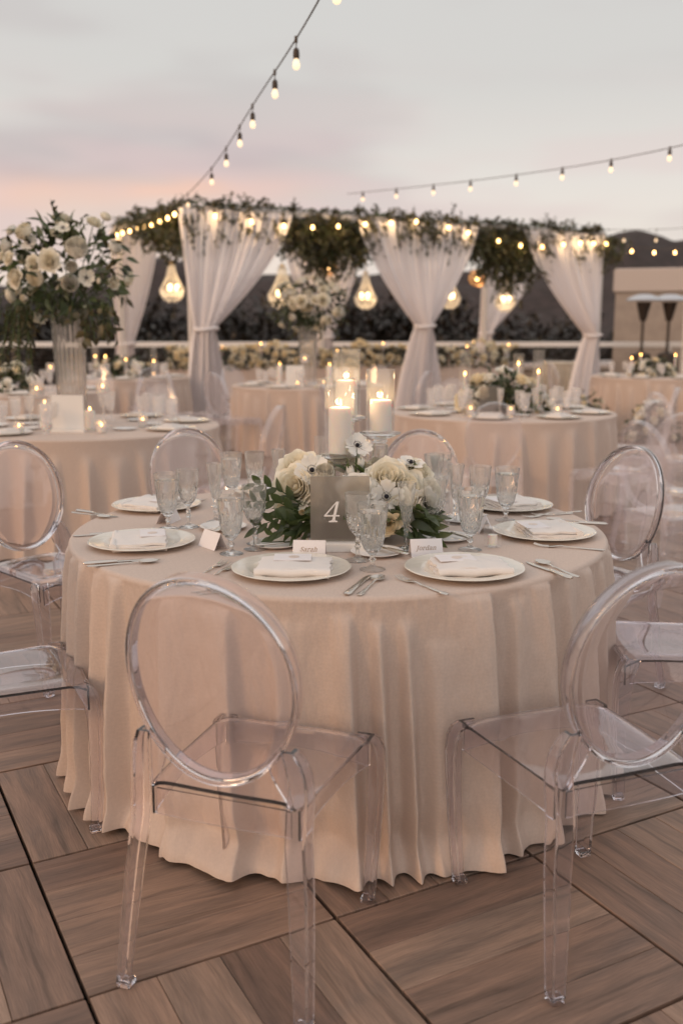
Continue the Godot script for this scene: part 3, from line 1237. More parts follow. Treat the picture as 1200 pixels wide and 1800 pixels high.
func random_ridges(seed_: int, step := 13.0, amp := 0.055) -> Array:
	var r := RandomNumberGenerator.new()
	r.seed = seed_
	var out := []
	var d := -180.0
	while d < 176.0:
		out.append([d, r.randf_range(1.5, 4.0), r.randf_range(1.5, 4.0), amp * r.randf_range(0.7, 1.2), r.randf_range(0.0, 0.2), r.randf_range(-3, 3)])
		d += step * r.randf_range(0.75, 1.25)
	return out

# ---------------------------------------------------------------- tableware
var W := {}   # shared meshes

func goblet_prof(kind: String) -> Array:
	# outer then inner outline, bottom centre to inner bottom
	match kind:
		"goblet":
			return [[0, 0.0], [0.034, 0.0], [0.036, 0.002], [0.03, 0.005], [0.012, 0.009], [0.0065, 0.014], [0.006, 0.024], [0.010, 0.030], [0.0065, 0.036], [0.007, 0.042], [0.016, 0.05], [0.024, 0.060], [0.0295, 0.072], [0.033, 0.088], [0.0355, 0.106], [0.0375, 0.124], [0.039, 0.14], [0.041, 0.16], [0.0435, 0.188], [0.0432, 0.1895], [0.0420, 0.189], [0.0395, 0.16], [0.0372, 0.14], [0.0355, 0.124], [0.0335, 0.106], [0.031, 0.088], [0.0272, 0.073], [0.021, 0.063], [0.012, 0.056], [0, 0.053]]
		"wine":
			return [[0, 0.0], [0.034, 0.0], [0.036, 0.002], [0.03, 0.005], [0.012, 0.010], [0.006, 0.016], [0.0052, 0.034], [0.0095, 0.042], [0.0055, 0.05], [0.0085, 0.058], [0.0055, 0.065], [0.006, 0.074], [0.015, 0.083], [0.024, 0.094], [0.030, 0.108], [0.033, 0.125], [0.0345, 0.145], [0.0358, 0.165], [0.038, 0.198], [0.0377, 0.1995], [0.0366, 0.199], [0.0343, 0.165], [0.0328, 0.145], [0.0312, 0.125], [0.028, 0.108], [0.0215, 0.096], [0.012, 0.088], [0, 0.085]]
		_:
			return [[0, 0.0], [0.031, 0.0], [0.033, 0.002], [0.026, 0.005], [0.011, 0.010], [0.0055, 0.016], [0.005, 0.03], [0.009, 0.042], [0.0055, 0.052], [0.0085, 0.06], [0.0055, 0.068], [0.009, 0.08], [0.0135, 0.095], [0.017, 0.112], [0.0195, 0.13], [0.022, 0.15], [0.0245, 0.172], [0.0285, 0.206], [0.0282, 0.2075], [0.0272, 0.207], [0.023, 0.172], [0.0203, 0.15], [0.0178, 0.13], [0.0150, 0.112], [0.0112, 0.096], [0.006, 0.086], [0, 0.083]]

func glass_mesh(kind: String, seg := 72) -> ArrayMesh:
	var raw := goblet_prof(kind)
	var cut_lo: float = {"goblet": 0.05, "wine": 0.083, "flute": 0.08}[kind]
	var cut_hi: float = {"goblet": 0.145, "wine": 0.160, "flute": 0.155}[kind]
	var prof := []
	var outer_n := 0
	for i in raw.size() - 1:
		var p := Vector2(raw[i][0], raw[i][1])
		var q := Vector2(raw[i + 1][0], raw[i + 1][1])
		var steps := 1
		if p.y >= cut_lo - 0.001 and q.y > p.y and q.y <= cut_hi + 0.02:
			steps = 5
		for s in steps:
			prof.append(p.lerp(q, float(s) / steps))
		if q.y > p.y:
			outer_n = prof.size()
	prof.append(Vector2(0, raw[raw.size() - 1][1]))
	var m := Mb.new()
	m.lathe(prof, seg, Vector3.ZERO, func(a: float, j: int, y: float) -> float:
		if j > outer_n or y < 0.008:
			return 1.0
		if y < cut_lo:
			return 1.0 + 0.05 * cos(6.0 * a)
		var fade := smoothstep(cut_lo, cut_lo + 0.012, y) * (1.0 - smoothstep(cut_hi - 0.03, cut_hi, y))
		var sp := 14.0 if y > (cut_lo + cut_hi) * 0.52 else 9.0
		if sp > 10.0:
			return 1.0 - 0.075 * fade * pow(absf(cos(a * 8.0)), 5.0)
		var d1 := absf(cos(6.0 * a + y * 190.0))
		var d2 := absf(cos(6.0 * a - y * 190.0))
		return 1.0 - 0.085 * fade * maxf(pow(d1, 8.0), pow(d2, 8.0)))
	return m.crease(30)

func water_mesh() -> ArrayMesh:
	var m := Mb.new()
	m.lathe([Vector2(0, 0.0535), Vector2(0.0125, 0.0565), Vector2(0.0214, 0.0633), Vector2(0.0275, 0.0732), Vector2(0.0313, 0.088), Vector2(0.0338, 0.106), Vector2(0.0358, 0.124), Vector2(0.0375, 0.14), Vector2(0.0398, 0.16), Vector2(0.0402, 0.1662), Vector2(0.0385, 0.1655), Vector2(0, 0.1655)], 40)
	return m.crease(40)

func charger_mesh() -> ArrayMesh:
	var m := Mb.new()
	var p := [Vector2(0, 0.004), Vector2(0.098, 0.004), Vector2(0.106, 0.006), Vector2(0.114, 0.0105), Vector2(0.118, 0.0125)]
	for i in 9:
		p.append(Vector2(0.121 + i * 0.0045, 0.0132 + i * 0.00052))
	p += [Vector2(0.1615, 0.0182), Vector2(0.1645, 0.0185), Vector2(0.1662, 0.0172), Vector2(0.165, 0.0158), Vector2(0.12, 0.0085), Vector2(0.108, 0.001), Vector2(0.1, 0.0), Vector2(0, 0.0)]
	m.lathe(p, 144, Vector3.ZERO, func(a: float, j: int, y: float) -> float:
		if j > 4 and j < 14:
			var k := j - 4
			return 1.0 + 0.0085 * sin(a * 18.0 + 2.2 * sin(k * 0.8)) * sin(PI * k / 9.0)
		return 1.0 + (0.004 * cos(a * 12.0) if j >= 14 and j <= 17 else 0.0))
	return m.crease(50)

func bread_plate_mesh() -> ArrayMesh:
	var m := Mb.new()
	m.lathe([Vector2(0, 0.003), Vector2(0.048, 0.003), Vector2(0.056, 0.006), Vector2(0.078, 0.0125), Vector2(0.0795, 0.0118), Vector2(0.078, 0.0105), Vector2(0.056, 0.002), Vector2(0.045, 0.0), Vector2(0, 0.0)], 56)
	return m.crease(40)

func napkin_mesh(seed_: int) -> ArrayMesh:
	# a linen napkin folded in three, the open edges towards the guest
	var n := FastNoiseLite.new()
	n.seed = seed_
	n.frequency = 9.0
	var m := Mb.new()
	for k in 3:
		var y0 := 0.0035 + 0.0068 * k
		var sx := 0.172 - 0.004 * k
		var sz := 0.132 - 0.003 * k
		m.slab(func(u: float, w: float) -> Vector3:
			var x := (u - 0.5) * sx
			var z := (w - 0.5) * sz
			var e := pow(maxf(absf(2.0 * u - 1.0), absf(2.0 * w - 1.0)), 8.0)
			return Vector3(x + 0.006 * n.get_noise_2d(z * 3.0 + k, 1.0), y0 + 0.0035 * n.get_noise_2d(x + k * 0.3, z) - 0.0022 * e + 0.0018 * sin(x * 38.0 + k), z + 0.005 * n.get_noise_2d(x * 3.0, 5.0 + k)), 16, 12, 0.0055)
	# the rolled fold along one long side
	var path := []
	for i in 9:
		var x := -0.085 + 0.17 * i / 8.0
		path.append(Vector3(x, 0.011 + 0.0016 * sin(i * 1.3), 0.064))
	m.tube(path, 0.0092, 8)
	return m.crease(50)

func fork_mesh() -> ArrayMesh:
	var m := Mb.new()
	handle(m, 0.105, 0.0)
	var secs := []
	for q in [[0.0, 0.003, 0.004], [-0.025, 0.0032, 0.0075], [-0.038, 0.006, 0.006], [-0.05, 0.0118, 0.0045], [-0.062, 0.0125, 0.004]]:
		secs.append(oval(Vector3(0, q[2], q[0]), q[1], 0.0016))
	m.loft(secs)
	for k in 4:
		var x := (k - 1.5) * 0.0069
		var ts := []
		for q in [[-0.060, 0.004, 0.0024], [-0.08, 0.0035, 0.0021], [-0.098, 0.0065, 0.0016], [-0.108, 0.0095, 0.0007]]:
			ts.append(oval(Vector3(x, q[1], q[0]), q[2], 0.0011))
		m.loft(ts)
	return m.crease(60)

func oval(c: Vector3, rx: float, ry: float) -> PackedVector3Array:
	var s := PackedVector3Array()
	for i in 10:
		var a := TAU * i / 10
		s.append(c + Vector3(rx * cos(a), ry * sin(a), 0))
	return s

func handle(m: Mb, l: float, z0: float) -> void:
	# a scrolled handle, thin at the neck, broad and beaded at the end
	var secs := []
	for q in [[0.0, 0.0030, 0.004], [0.2, 0.0034, 0.0045], [0.4, 0.0046, 0.0035], [0.55, 0.0058, 0.003], [0.66, 0.0050, 0.003], [0.74, 0.0078, 0.003], [0.82, 0.0098, 0.003], [0.90, 0.0088, 0.003], [0.95, 0.0060, 0.003], [0.975, 0.0064, 0.003], [1.0, 0.002, 0.003]]:
		secs.append(oval(Vector3(0, q[2], z0 + q[0] * l), q[1], 0.0021))
	m.loft(secs)
	for k in 5:
		m.ball(Vector3(0, 0.0048, z0 + l * (0.70 + 0.055 * k)), Vector3(0.0024, 0.0012, 0.0024), 8, 4)

func spoon_mesh() -> ArrayMesh:
	var m := Mb.new()
	handle(m, 0.115, 0.0)
	var secs := []
	for q in [[0.0, 0.003, 0.004], [-0.02, 0.0034, 0.007], [-0.032, 0.006, 0.006]]:
		secs.append(oval(Vector3(0, q[2], q[0]), q[1], 0.0016))
	m.loft(secs)
	m.slab(func(u: float, w: float) -> Vector3:
		var a := u * TAU
		var r := 0.001 + 0.999 * w
		return Vector3(0.0195 * r * sin(a) * (1.0 + 0.12 * cos(a)), 0.0022 + 0.0062 * r * r, -0.058 + 0.029 * r * cos(a)), 24, 6, 0.0012)
	return m.crease(60)

func knife_mesh(l := 0.125) -> ArrayMesh:
	var m := Mb.new()
	var secs := []
	for q in [[0.0, 0.0062, 0.0042], [0.15, 0.0075, 0.0048], [0.5, 0.0088, 0.005], [0.78, 0.0105, 0.0052], [0.93, 0.0095, 0.0048], [1.0, 0.004, 0.0022]]:
		secs.append(oval(Vector3(0, 0.0052, q[0] * 0.095), q[1], q[2]))
	m.loft(secs)
	secs = []
	for q in [[0.0, 0.0075, 0.0016], [-0.1, 0.0085, 0.0013], [-0.6, 0.0100, 0.0011], [-0.85, 0.0085, 0.0009], [-1.0, 0.0012, 0.0006]]:
		secs.append(oval(Vector3(0.002 if q[0] < -0.7 else 0.0, 0.0045 + q[0] * 0.0018, q[0] * l + 0.002), q[1], q[2]))
	m.loft(secs)
	return m.crease(50)

func build_wares() -> void:
	W.goblet = glass_mesh("goblet")
	W.wine = glass_mesh("wine")
	W.flute = glass_mesh("flute")
	W.water = water_mesh()
	W.charger = charger_mesh()
	W.bread = bread_plate_mesh()
	W.napkin = [napkin_mesh(1), napkin_mesh(2), napkin_mesh(3)]
	W.fork = fork_mesh()
	W.spoon = spoon_mesh()
	W.knife = knife_mesh()
	W.butter = knife_mesh(0.085)
	var m := Mb.new()
	m.cbox(Vector3(0, 0.001, 0), Vector3(0.105, 0.0016, 0.078), 0.0004)
	W.card = m.crease()
	m = Mb.new()
	m.lathe([Vector2(0, 0), Vector2(0.0145, 0), Vector2(0.015, 0.0006), Vector2(0.013, 0.0012), Vector2(0.0118, 0.0008), Vector2(0, 0.0008)], 28, Vector3.ZERO, func(a: float, _j: int, _y: float) -> float: return 1.0 + 0.03 * cos(11.0 * a))
	W.seal = m.crease()
	m = Mb.new()
	m.slab(func(u: float, w: float) -> Vector3: return Vector3((u - 0.5) * 0.096, 0.0505 * (1.0 - absf(2.0 * w - 1.0)) + 0.0004, (w - 0.5) * 0.048), 2, 8, 0.0006)
	W.tent = m.crease(20)

func place(kind: String, called: String, label: String, cat: String, mesh_: Mesh, m: Material, f: Transform3D, off: Vector3, turn: float, group: String) -> MeshInstance3D:
	var o := obj(called, mesh_, m)
	o.transform = f * Transform3D(Basis(Vector3.UP, turn), off)
	tag(o, label, cat, group)
	return o

func stemware(kind: String, called: String, label: String, at: Vector3, filled: bool, group: String) -> void:
	var o := obj(called, W[kind], M.crystal)
	o.position = at
	o.rotation.y = rng.randf() * TAU
	tag(o, label, "glass", group)
	if filled:
		obj("water", W.water, M.water, o)

func text_mesh(s: String, size: float, depth := 0.0004) -> TextMesh:
	var t := TextMesh.new()
	var fnt := SystemFont.new()
	fnt.font_names = PackedStringArray(["Droid Serif"])
	t.font = fnt
	t.font_size = 64
	t.pixel_size = size / 64.0
	t.depth = depth
	t.text = s
	return t

const CEN := Vector3(-0.01, 0, -3.24)

func build_main_table() -> void:
	build_wares()
	# folds as they fall: degrees from the front, width left and right, depth, where they start, drift
	var ridges := [[-88, 3.5, 1.2, 0.05, 0.0, 1], [-80, 1.2, 3.0, 0.045, 0.02, -1], [-72, 3.5, 1.2, 0.05, 0.0, 1], [-64, 1.0, 2.6, 0.05, 0.0, 1], [-57, 2.6, 1.0, 0.055, 0.0, 1], [-50.5, 1.0, 2.4, 0.05, 0.0, 0], [-43, 3.0, 1.0, 0.06, 0.0, -1], [-31.5, 1.4, 6.0, 0.045, 0.03, 1], [-19, 5.0, 1.3, 0.055, 0.05, 3], [-10.5, 1.2, 4.0, 0.04, 0.1, 2], [1.5, 2.6, 0.9, 0.055, 0.06, 2], [6.5, 1.1, 0.9, 0.06, 0.1, 2], [11, 0.9, 1.2, 0.055, 0.1, 2], [16, 1.2, 3.0, 0.03, 0.2, 1], [26, 6.5, 0.7, 0.075, 0.0, 0.6], [32, 1.0, 3.0, 0.04, 0.05, 0], [39.5, 4.0, 0.8, 0.065, 0.0, 1], [46, 1.0, 3.0, 0.045, 0.03, 0], [54, 3.6, 0.9, 0.06, 0.0, 1], [62, 1.0, 3.0, 0.05, 0.03, 0], [71, 3.6, 1.0, 0.055, 0.0, 1], [80, 1.2, 3.0, 0.05, 0.02, 1]]
	for k in random_ridges(3):
		if absf(k[0]) > 91.0:
			ridges.append(k)
	var cl := obj("tablecloth", cloth_mesh(0.888, ridges, 1260, 72, 0.02, 7, 0.075), M.cloth)
	cl.position = CEN
	tag(cl, "blush linen cloth on the large round table in the foreground, folds falling to the deck", "tablecloth", "linen cloths on the round tables")
	var S := [[-0.139, -2.617], [0.340, -2.617], [-0.623, -2.964], [0.662, -3.108], [-0.696, -3.60], [0.627, -3.600], [-0.28, -3.91], [0.27, -3.91]]
	var names := ["at the Sarah place setting", "at the Jordan place setting", "at the front table's left setting", "at the front table's right setting", "at the front table's rear left setting", "at the front table's rear right setting", "at the far setting left of the tall candles", "at the far setting right of the tall candles"]
	var gob := [[0.216, -0.068], [0.177, -0.21], [0.24, -0.214], [0.215, -0.13], [0.30, -0.285], [0.23, -0.15], [0.2, -0.1], [0.2, -0.1]]
	var win := [[0.155, -0.167], [0.152, -0.367], [0.21, -0.30], [0.16, -0.22], [0.245, -0.33], [0.16, -0.23], [0.13, -0.18], [0.13, -0.19]]
	var flu := [[-0.008, -0.368], [0.011, -0.312], [0.14, -0.33], [0.13, -0.30], [0.13, -0.36], [0.10, -0.28], [0.04, -0.2], [0.05, -0.22]]
	var nap_turn := [0.16, -0.42, -0.25, 0.3, 0.12, -0.2, 0.1, -0.1]
	for k in 8:
		var p := Vector3(S[k][0], TOP, S[k][1])
		var d := p - CEN
		var phi := atan2(d.x, d.z)
		var f := Transform3D(Basis(Vector3.UP, phi), p)
		var w: String = names[k]
		place("", "charger_plate", "ivory charger plate with embossed rim " + w, "plate", W.charger, M.china, f, Vector3(0, 0, 0), rng.randf(), "charger plates on the front table")
		var turn: float = nap_turn[k]
		place("", "napkin", "folded white napkin " + w, "napkin", W.napkin[k % 3], M.napkin, f, Vector3(0.012, 0.006, 0.008), turn, "folded napkins on the front table").scale = Vector3(1.2, 1.25, 1.22)
		var card := place("", "menu_card", "white card with round seal " + w, "card", W.card, M.paper, f, Vector3(-0.005, 0.0325, -0.035), turn + 0.05, "sealed cards on the napkins")
		var se := obj("seal", W.seal, M.seal, card)
		se.position = Vector3(0.004, 0.002, 0.0)
		var bread_off := Vector3(-0.13, 0, -0.305)
		if k == 1:
			bread_off = Vector3(-0.10, 0, -0.30)
		place("", "bread_plate", "small white bread plate " + w, "plate", W.bread, M.white_china, f, bread_off, 0, "bread plates on the front table")
		place("", "butter_knife", "butter knife lying across the bread plate " + w, "knife", W.butter, M.silver, f, bread_off + Vector3(0.03, 0.0115, 0.012), [-0.9, 0.15, 1.0, -0.8, 0.7, -0.6, 0.5, 0.4][k], "butter knives on the front table")
		if k < 6:
			place("", "fork", "silver fork " + w, "fork", W.fork, M.silver, f, Vector3(-0.19, 0, 0.075), -0.13 if k != 1 else 0.08, "forks on the front table")
			if k == 1 or k == 3:
				pass
			else:
				place("", "salad_fork", "second silver fork inside the first " + w, "fork", W.fork, M.silver, f, Vector3(-0.205, 0.0, 0.02) if k != 0 else Vector3(-0.225, 0, 0.04), -0.1, "forks on the front table")
			place("", "dinner_knife", "silver dinner knife " + w, "knife", W.knife, M.silver, f, Vector3(0.208, 0, 0.12), -0.10, "dinner knives on the front table")
			place("", "spoon", "silver spoon " + w, "spoon", W.spoon, M.silver, f, Vector3(0.243, 0, 0.095), -0.12, "spoons on the front table")
		var tent := place("", "place_card", "white tent card lettered Sarah behind the left front charger" if k == 0 else ("white tent card lettered Jordan behind the right front charger" if k == 1 else "white tent place card " + w), "place card", W.tent, M.paper, f, Vector3([0.008, 0.018, 0.13, 0.02, 0.2, 0.02, 0.02, 0.02][k], 0, [-0.182, -0.215, -0.19, -0.19, -0.21, -0.17, -0.17, -0.17][k]), [0.14, -0.38, 0.25, 0.1, 0.2, -0.2, 0.0, 0.0][k], "tent place cards on the front table")
		if k < 2:
			var tm := obj("lettering", text_mesh(["Sarah", "Jordan"][k], 0.0185), M.ink, tent)
			var tilt := atan2(0.024, 0.0505)
			var b := Basis(Vector3.RIGHT, -tilt)
			var shear := Basis(Vector3(1, 0, 0), Vector3(0.32, 1, 0), Vector3(0, 0, 1))
			tm.transform = Transform3D(b * shear, Vector3(0.0, 0.026, 0.0125))
		stemware("goblet", "water_goblet", "cut crystal goblet full of water " + w, f * Vector3(gob[k][0], 0, gob[k][1]), true, "water goblets on the front table")
		stemware("wine", "wine_glass", "empty cut crystal wine glass " + w, f * Vector3(win[k][0], 0, win[k][1]), false, "wine glasses on the front table")
		stemware("flute", "champagne_flute", "empty cut crystal champagne flute " + w, f * Vector3(flu[k][0], 0, flu[k][1]), false, "champagne flutes on the front table")
	build_centrepiece()

# ---------------------------------------------------------------- flowers
func petal_at(m: Mb, b: Transform3D, a0: float, rmax: float, h: float, hw: float, curl: float, wave: float, nu: int, nv: int, drop := 0.0) -> void:
	var rows := []
	for j in nv + 1:
		var t := float(j) / nv
		var r := rmax * pow(sin(t * PI * 0.5), 0.6) + curl * rmax * pow(maxf(0.0, t - 0.55) / 0.45, 2.0)
		var y := h * pow(t, 1.15) - curl * h * 0.5 * pow(maxf(0.0, t - 0.6) / 0.4, 2.0) - drop * t
		var w := hw * pow(sin(PI * (0.10 + 0.78 * t)), 0.55)
		var row := PackedVector3Array()
		for i in nu + 1:
			var s := 2.0 * i / nu - 1.0
			var a := a0 + s * w
			var rr := r * (1.0 + 0.06 * s * s + wave * t * sin(4.0 * s + a0 * 7.0))
			var yy := y * (1.0 - 0.22 * s * s * t) + wave * h * 0.35 * t * sin(5.0 * s + a0 * 3.0)
			row.append(b * Vector3(rr * sin(a), yy, rr * cos(a)))
		rows.append(row)
	m.grid(rows)

func rose_mesh(seed_: int, petals: int, open: float, fine := true) -> ArrayMesh:
	# a garden rose of radius about 1, facing up
	var r := RandomNumberGenerator.new()
	r.seed = seed_
	var m := Mb.new()
	for k in petals:
		var q := float(k) / (petals - 1)
		var a := k * 2.399 + r.randf_range(-0.3, 0.3)
		var rad := lerpf(0.12, 0.80, pow(q, 0.75)) * r.randf_range(0.94, 1.06)
		var h := lerpf(0.95, 0.62 - 0.2 * open, pow(q, 1.6)) * r.randf_range(0.93, 1.07)
		petal_at(m, Transform3D.IDENTITY, a, rad, h, lerpf(1.5, 0.72, q), lerpf(0.02, 0.30, q * q), lerpf(0.03, 0.07, q), 6 if fine else 4, 6 if fine else 4)
	return m.crease(85)

func ranunculus_mesh() -> ArrayMesh:
	var m := Mb.new()
	for k in 34:
		var q := k / 33.0
		var a := k * 2.399
		var th := lerpf(0.2, 1.6, q)
		petal_at(m, Transform3D(Basis.IDENTITY, Vector3(0, 0, 0)), a, lerpf(0.12, 0.86, pow(q, 0.8)), lerpf(1.0, 0.75, q), lerpf(1.4, 0.75, q), -0.14, 0.01, 5, 5)
	return m.crease(85)

func anemone_mesh() -> ArrayMesh:
	var m := Mb.new()
	for k in 11:
		var a := TAU * k / 11.0 * 1.03 + (0.25 if k % 2 else 0.0)
		petal_at(m, Transform3D.IDENTITY, a, 0.84 + 0.1 * (k % 3), 0.30 + 0.05 * (k % 2), 0.42, 0.12, 0.06, 5, 5)
	return m.crease(85)

func anemone_heart() -> ArrayMesh:
	var m := Mb.new()
	m.ball(Vector3(0, 0.2, 0), Vector3(0.17, 0.14, 0.17), 12, 8)
	for k in 34:
		var a := k * 2.399
		var rr := 0.24 + 0.11 * ((k * 7) % 5) / 5.0
		m.ball(Vector3(rr * cos(a), 0.26, rr * sin(a)), Vector3(0.03, 0.035, 0.03), 5, 4)
	return m.smooth()

func tulip_mesh() -> ArrayMesh:
	var m := Mb.new()
	for k in 6:
		petal_at(m, Transform3D.IDENTITY, TAU * k / 6.0, 0.58 if k % 2 else 0.52, 1.5, 0.75, -0.35, 0.02, 5, 6)
	return m.crease(85)

func facing(d: Vector3, spin: float) -> Basis:
	# a basis whose y axis looks along d
	var y := d.normalized()
	var x := y.cross(Vector3(0.1, 0.2, 1.0)).normalized()
	return Basis(x, y, x.cross(y)) * Basis(Vector3.UP, spin)

func flower(called: String, k: int, kind: String, at: Vector3, d: Vector3, size: float, parent: Node, m: Material) -> void:
	var b := facing(d, k * 1.7).scaled(Vector3(size, size, size))
	var mesh_: Mesh = W[kind] if not (W[kind] is Array) else W[kind][k % W[kind].size()]
	var o := obj(called, mesh_, m, parent)
	o.transform = Transform3D(b, at)
	if kind == "anemone":
		obj("dark_heart", W.heart, M.anther, o)

func leaf_piece(parent: Node, k: int, at: Vector3, d: Vector3, l: float, r: RandomNumberGenerator) -> void:
	var b := aim(d, r)
	piece("leaf", k, W.leaf[k % 4], M.leaves[r.randi() % 4], parent, Transform3D(b.scaled_local(Vector3(l, l, l)), at))

func build_flower_shapes() -> void:
	W.rose = [rose_mesh(1, 30, 0.2), rose_mesh(2, 27, 0.6), rose_mesh(3, 32, 0.9)]
	W.rose_far = [rose_mesh(4, 15, 0.3, false), rose_mesh(5, 14, 0.8, false)]
	W.ranunculus = ranunculus_mesh()
	W.anemone = anemone_mesh()
	W.heart = anemone_heart()
	W.tulip = tulip_mesh()
	W.leaf = []
	for k in 4:
		var m := Mb.new()
		leaf_shape(m, Transform3D.IDENTITY, 1.0, [0.36, 0.42, 0.5, 0.32][k], [0.15, 0.3, 0.05, 0.4][k], 7)
		W.leaf.append(m.smooth())
	M.leaves = []
	for c in [[0.055, 0.075, 0.032], [0.04, 0.058, 0.026], [0.075, 0.095, 0.04], [0.05, 0.064, 0.034]]:
		var l: StandardMaterial3D = M.leaf.duplicate()
		l.albedo_color = lin(c[0], c[1], c[2])
		M.leaves.append(l)

func build_centrepiece() -> void:
	build_flower_shapes()
	var r := RandomNumberGenerator.new()
	r.seed = 99
	var base := Vector3(0.04, TOP, -3.12)
	var t := thing("flower_arrangement", "low arrangement of white roses, anemones and dark leaves around the table number", "flower arrangement", base)
	# a low dish hidden in the leaves
	var m := Mb.new()
	m.lathe([Vector2(0, 0), Vector2(0.12, 0), Vector2(0.15, 0.05), Vector2(0.15, 0.06), Vector2(0.13, 0.055), Vector2(0, 0.05)], 28)
	obj("dish", m.crease(), M.dark_metal, t)
	var cam_d := Vector3(0, 0.35, 1.0)
	var fl := [
		["rose", -0.145, 0.938, -3.02, 0.066, -0.25, 0.45, 1.0, 0], ["rose", -0.139, 0.990, -3.11, 0.058, -0.2, 0.9, 0.8, 0], ["anemone", -0.092, 0.998, -3.0, 0.042, 0.05, 0.35, 1.0, 2], ["ranunculus", -0.053, 0.985, -3.01, 0.036, 0.05, 0.5, 1.0, 2],
		["rose", 0.055, 0.935, -3.00, 0.052, 0.0, 0.8, 0.7, 2], ["rose", 0.149, 0.955, -3.05, 0.068, 0.1, 0.75, 0.9, 0], ["anemone", 0.226, 1.018, -3.1, 0.038, 0.2, 1.0, 0.25, 2], ["rose", 0.200, 0.930, -3.04, 0.056, 0.3, 0.4, 0.9, 0], ["rose", 0.246, 0.968, -3.12, 0.052, 0.5, 0.8, 0.6, 0],
		["anemone", 0.140, 0.917, -2.965, 0.040, 0.0, 0.15, 1.0, 2], ["rose", 0.256, 0.880, -3.01, 0.046, 0.5, 0.1, 0.9, 2], ["rose", 0.188, 0.880, -2.99, 0.046, 0.2, 0.1, 1.0, 0], ["rose", 0.146, 0.833, -2.94, 0.032, 0.0, 0.1, 1.0, 1], ["rose", 0.285, 0.905, -3.08, 0.048, 0.9, 0.4, 0.7, 0], ["anemone", 0.057, 1.062, -3.16, 0.038, 0.3, 0.6, 0.6, 2],
		["tulip", 0.062, 0.995, -3.09, 0.020, 0.0, 1.0, 0.2, 2], ["tulip", 0.030, 0.972, -3.06, 0.022, -0.2, 1.0, 0.2, 2], ["ranunculus", -0.122, 0.872, -2.94, 0.011, 0.1, 0.3, 1.0, 1], ["rose", -0.178, 0.872, -2.98, 0.024, -0.5, 0.1, 0.8, 1], ["ranunculus", 0.075, 0.860, -2.965, 0.030, 0.0, 0.2, 1.0, 2],
		["rose", 0.02, 0.98, -3.26, 0.06, 0.0, 1.0, -0.3, 0], ["rose", -0.1, 0.95, -3.28, 0.058, -0.4, 0.8, -0.6, 0], ["rose", 0.16, 0.95, -3.28, 0.06, 0.4, 0.8, -0.6, 0], ["ranunculus", 0.24, 0.90, -3.24, 0.038, 0.8, 0.4, -0.4, 2], ["rose", -0.19, 0.89, -3.2, 0.05, -0.9, 0.5, -0.2, 0], ["rose", 0.06, 0.89, -3.36, 0.056, 0.0, 0.4, -1.0, 0]]
	var stems := Mb.new()
	for k in fl.size():
		var q: Array = fl[k]
		var p := Vector3(q[1], q[2], q[3]) - base
		var d := Vector3(q[5], q[6], q[7]).normalized()
		var sz: float = q[4]
		var at: Vector3 = p - d * sz * 0.55
		flower(q[0], k, q[0], at, d, sz * (1.32 if q[0] == "rose" else 1.12), t, [M.petal, M.petal_cream, M.petal_white][q[8]])
		stems.tube([Vector3(p.x * 0.3, 0.04, p.z * 0.3), (at * 0.6 + Vector3(0, -0.01, 0)), at], 0.0028, 5)
	obj("stems", stems.smooth(), M.stem, t)
	# dark leaves: a dense bed, a few long sprays to the left
	var lk := 0
	for i in 95:
		var a := r.randf() * TAU
		var rad := 0.06 + 0.14 * sqrt(r.randf())
		var p := Vector3(cos(a) * rad * 1.2, 0.03 + 0.13 * r.randf() * (1.2 - rad * 3.5), sin(a) * rad * 0.85 + 0.02)
		var d := Vector3(cos(a) * 1.2, r.randf_range(-0.15, 0.9), sin(a) * 1.2 + 0.25)
		leaf_piece(t, lk, p, d, r.randf_range(0.055, 0.095), r)
		lk += 1
	for i in 34:
		# the darker masses left and right of the sign
		var right := i % 2 == 0
		var p := Vector3(0.15 + 0.08 * r.randf(), 0.02 + 0.1 * r.randf(), 0.1 + 0.08 * r.randf()) if right else Vector3(-0.18 + 0.07 * r.randf(), 0.02 + 0.1 * r.randf(), 0.1 + 0.08 * r.randf())
		leaf_piece(t, lk, p, Vector3(0.5 if right else -0.6, r.randf_range(-0.6, 0.5), r.randf_range(0.2, 1.0)), r.randf_range(0.06, 0.1), r)
		lk += 1
	for i in 12:
		var p: Vector3 = [Vector3(-0.02, 0.21, 0.04), Vector3(0.03, 0.2, 0.03), Vector3(0.07, 0.2, 0.02), Vector3(0.2, 0.2, 0.0)][i % 4]
		leaf_piece(t, lk, p, Vector3(r.randf_range(-0.9, 0.6), r.randf_range(0.2, 1.0), r.randf_range(-0.1, 0.6)), r.randf_range(0.045, 0.075), r)
		lk += 1
	for sp in [[Vector3(-0.16, 0.12, 0.14), Vector3(-0.315, 0.195, 0.17)], [Vector3(-0.16, 0.10, 0.16), Vector3(-0.325, 0.145, 0.2)], [Vector3(-0.15, 0.08, 0.18), Vector3(-0.31, 0.065, 0.225)], [Vector3(-0.15, 0.06, 0.16), Vector3(-0.27, 0.03, 0.2)], [Vector3(0.2, 0.08, 0.13), Vector3(0.27, 0.02, 0.2)]]:
		var a0: Vector3 = sp[0]
		var a1: Vector3 = sp[1]
		var st := Mb.new()
		var mid := (a0 + a1) / 2 + Vector3(0, 0.02, 0)
		st.tube([a0, mid, a1], [0.002, 0.0017, 0.001], 5)
		obj("sprig_stem", st.smooth(), M.stem, t)
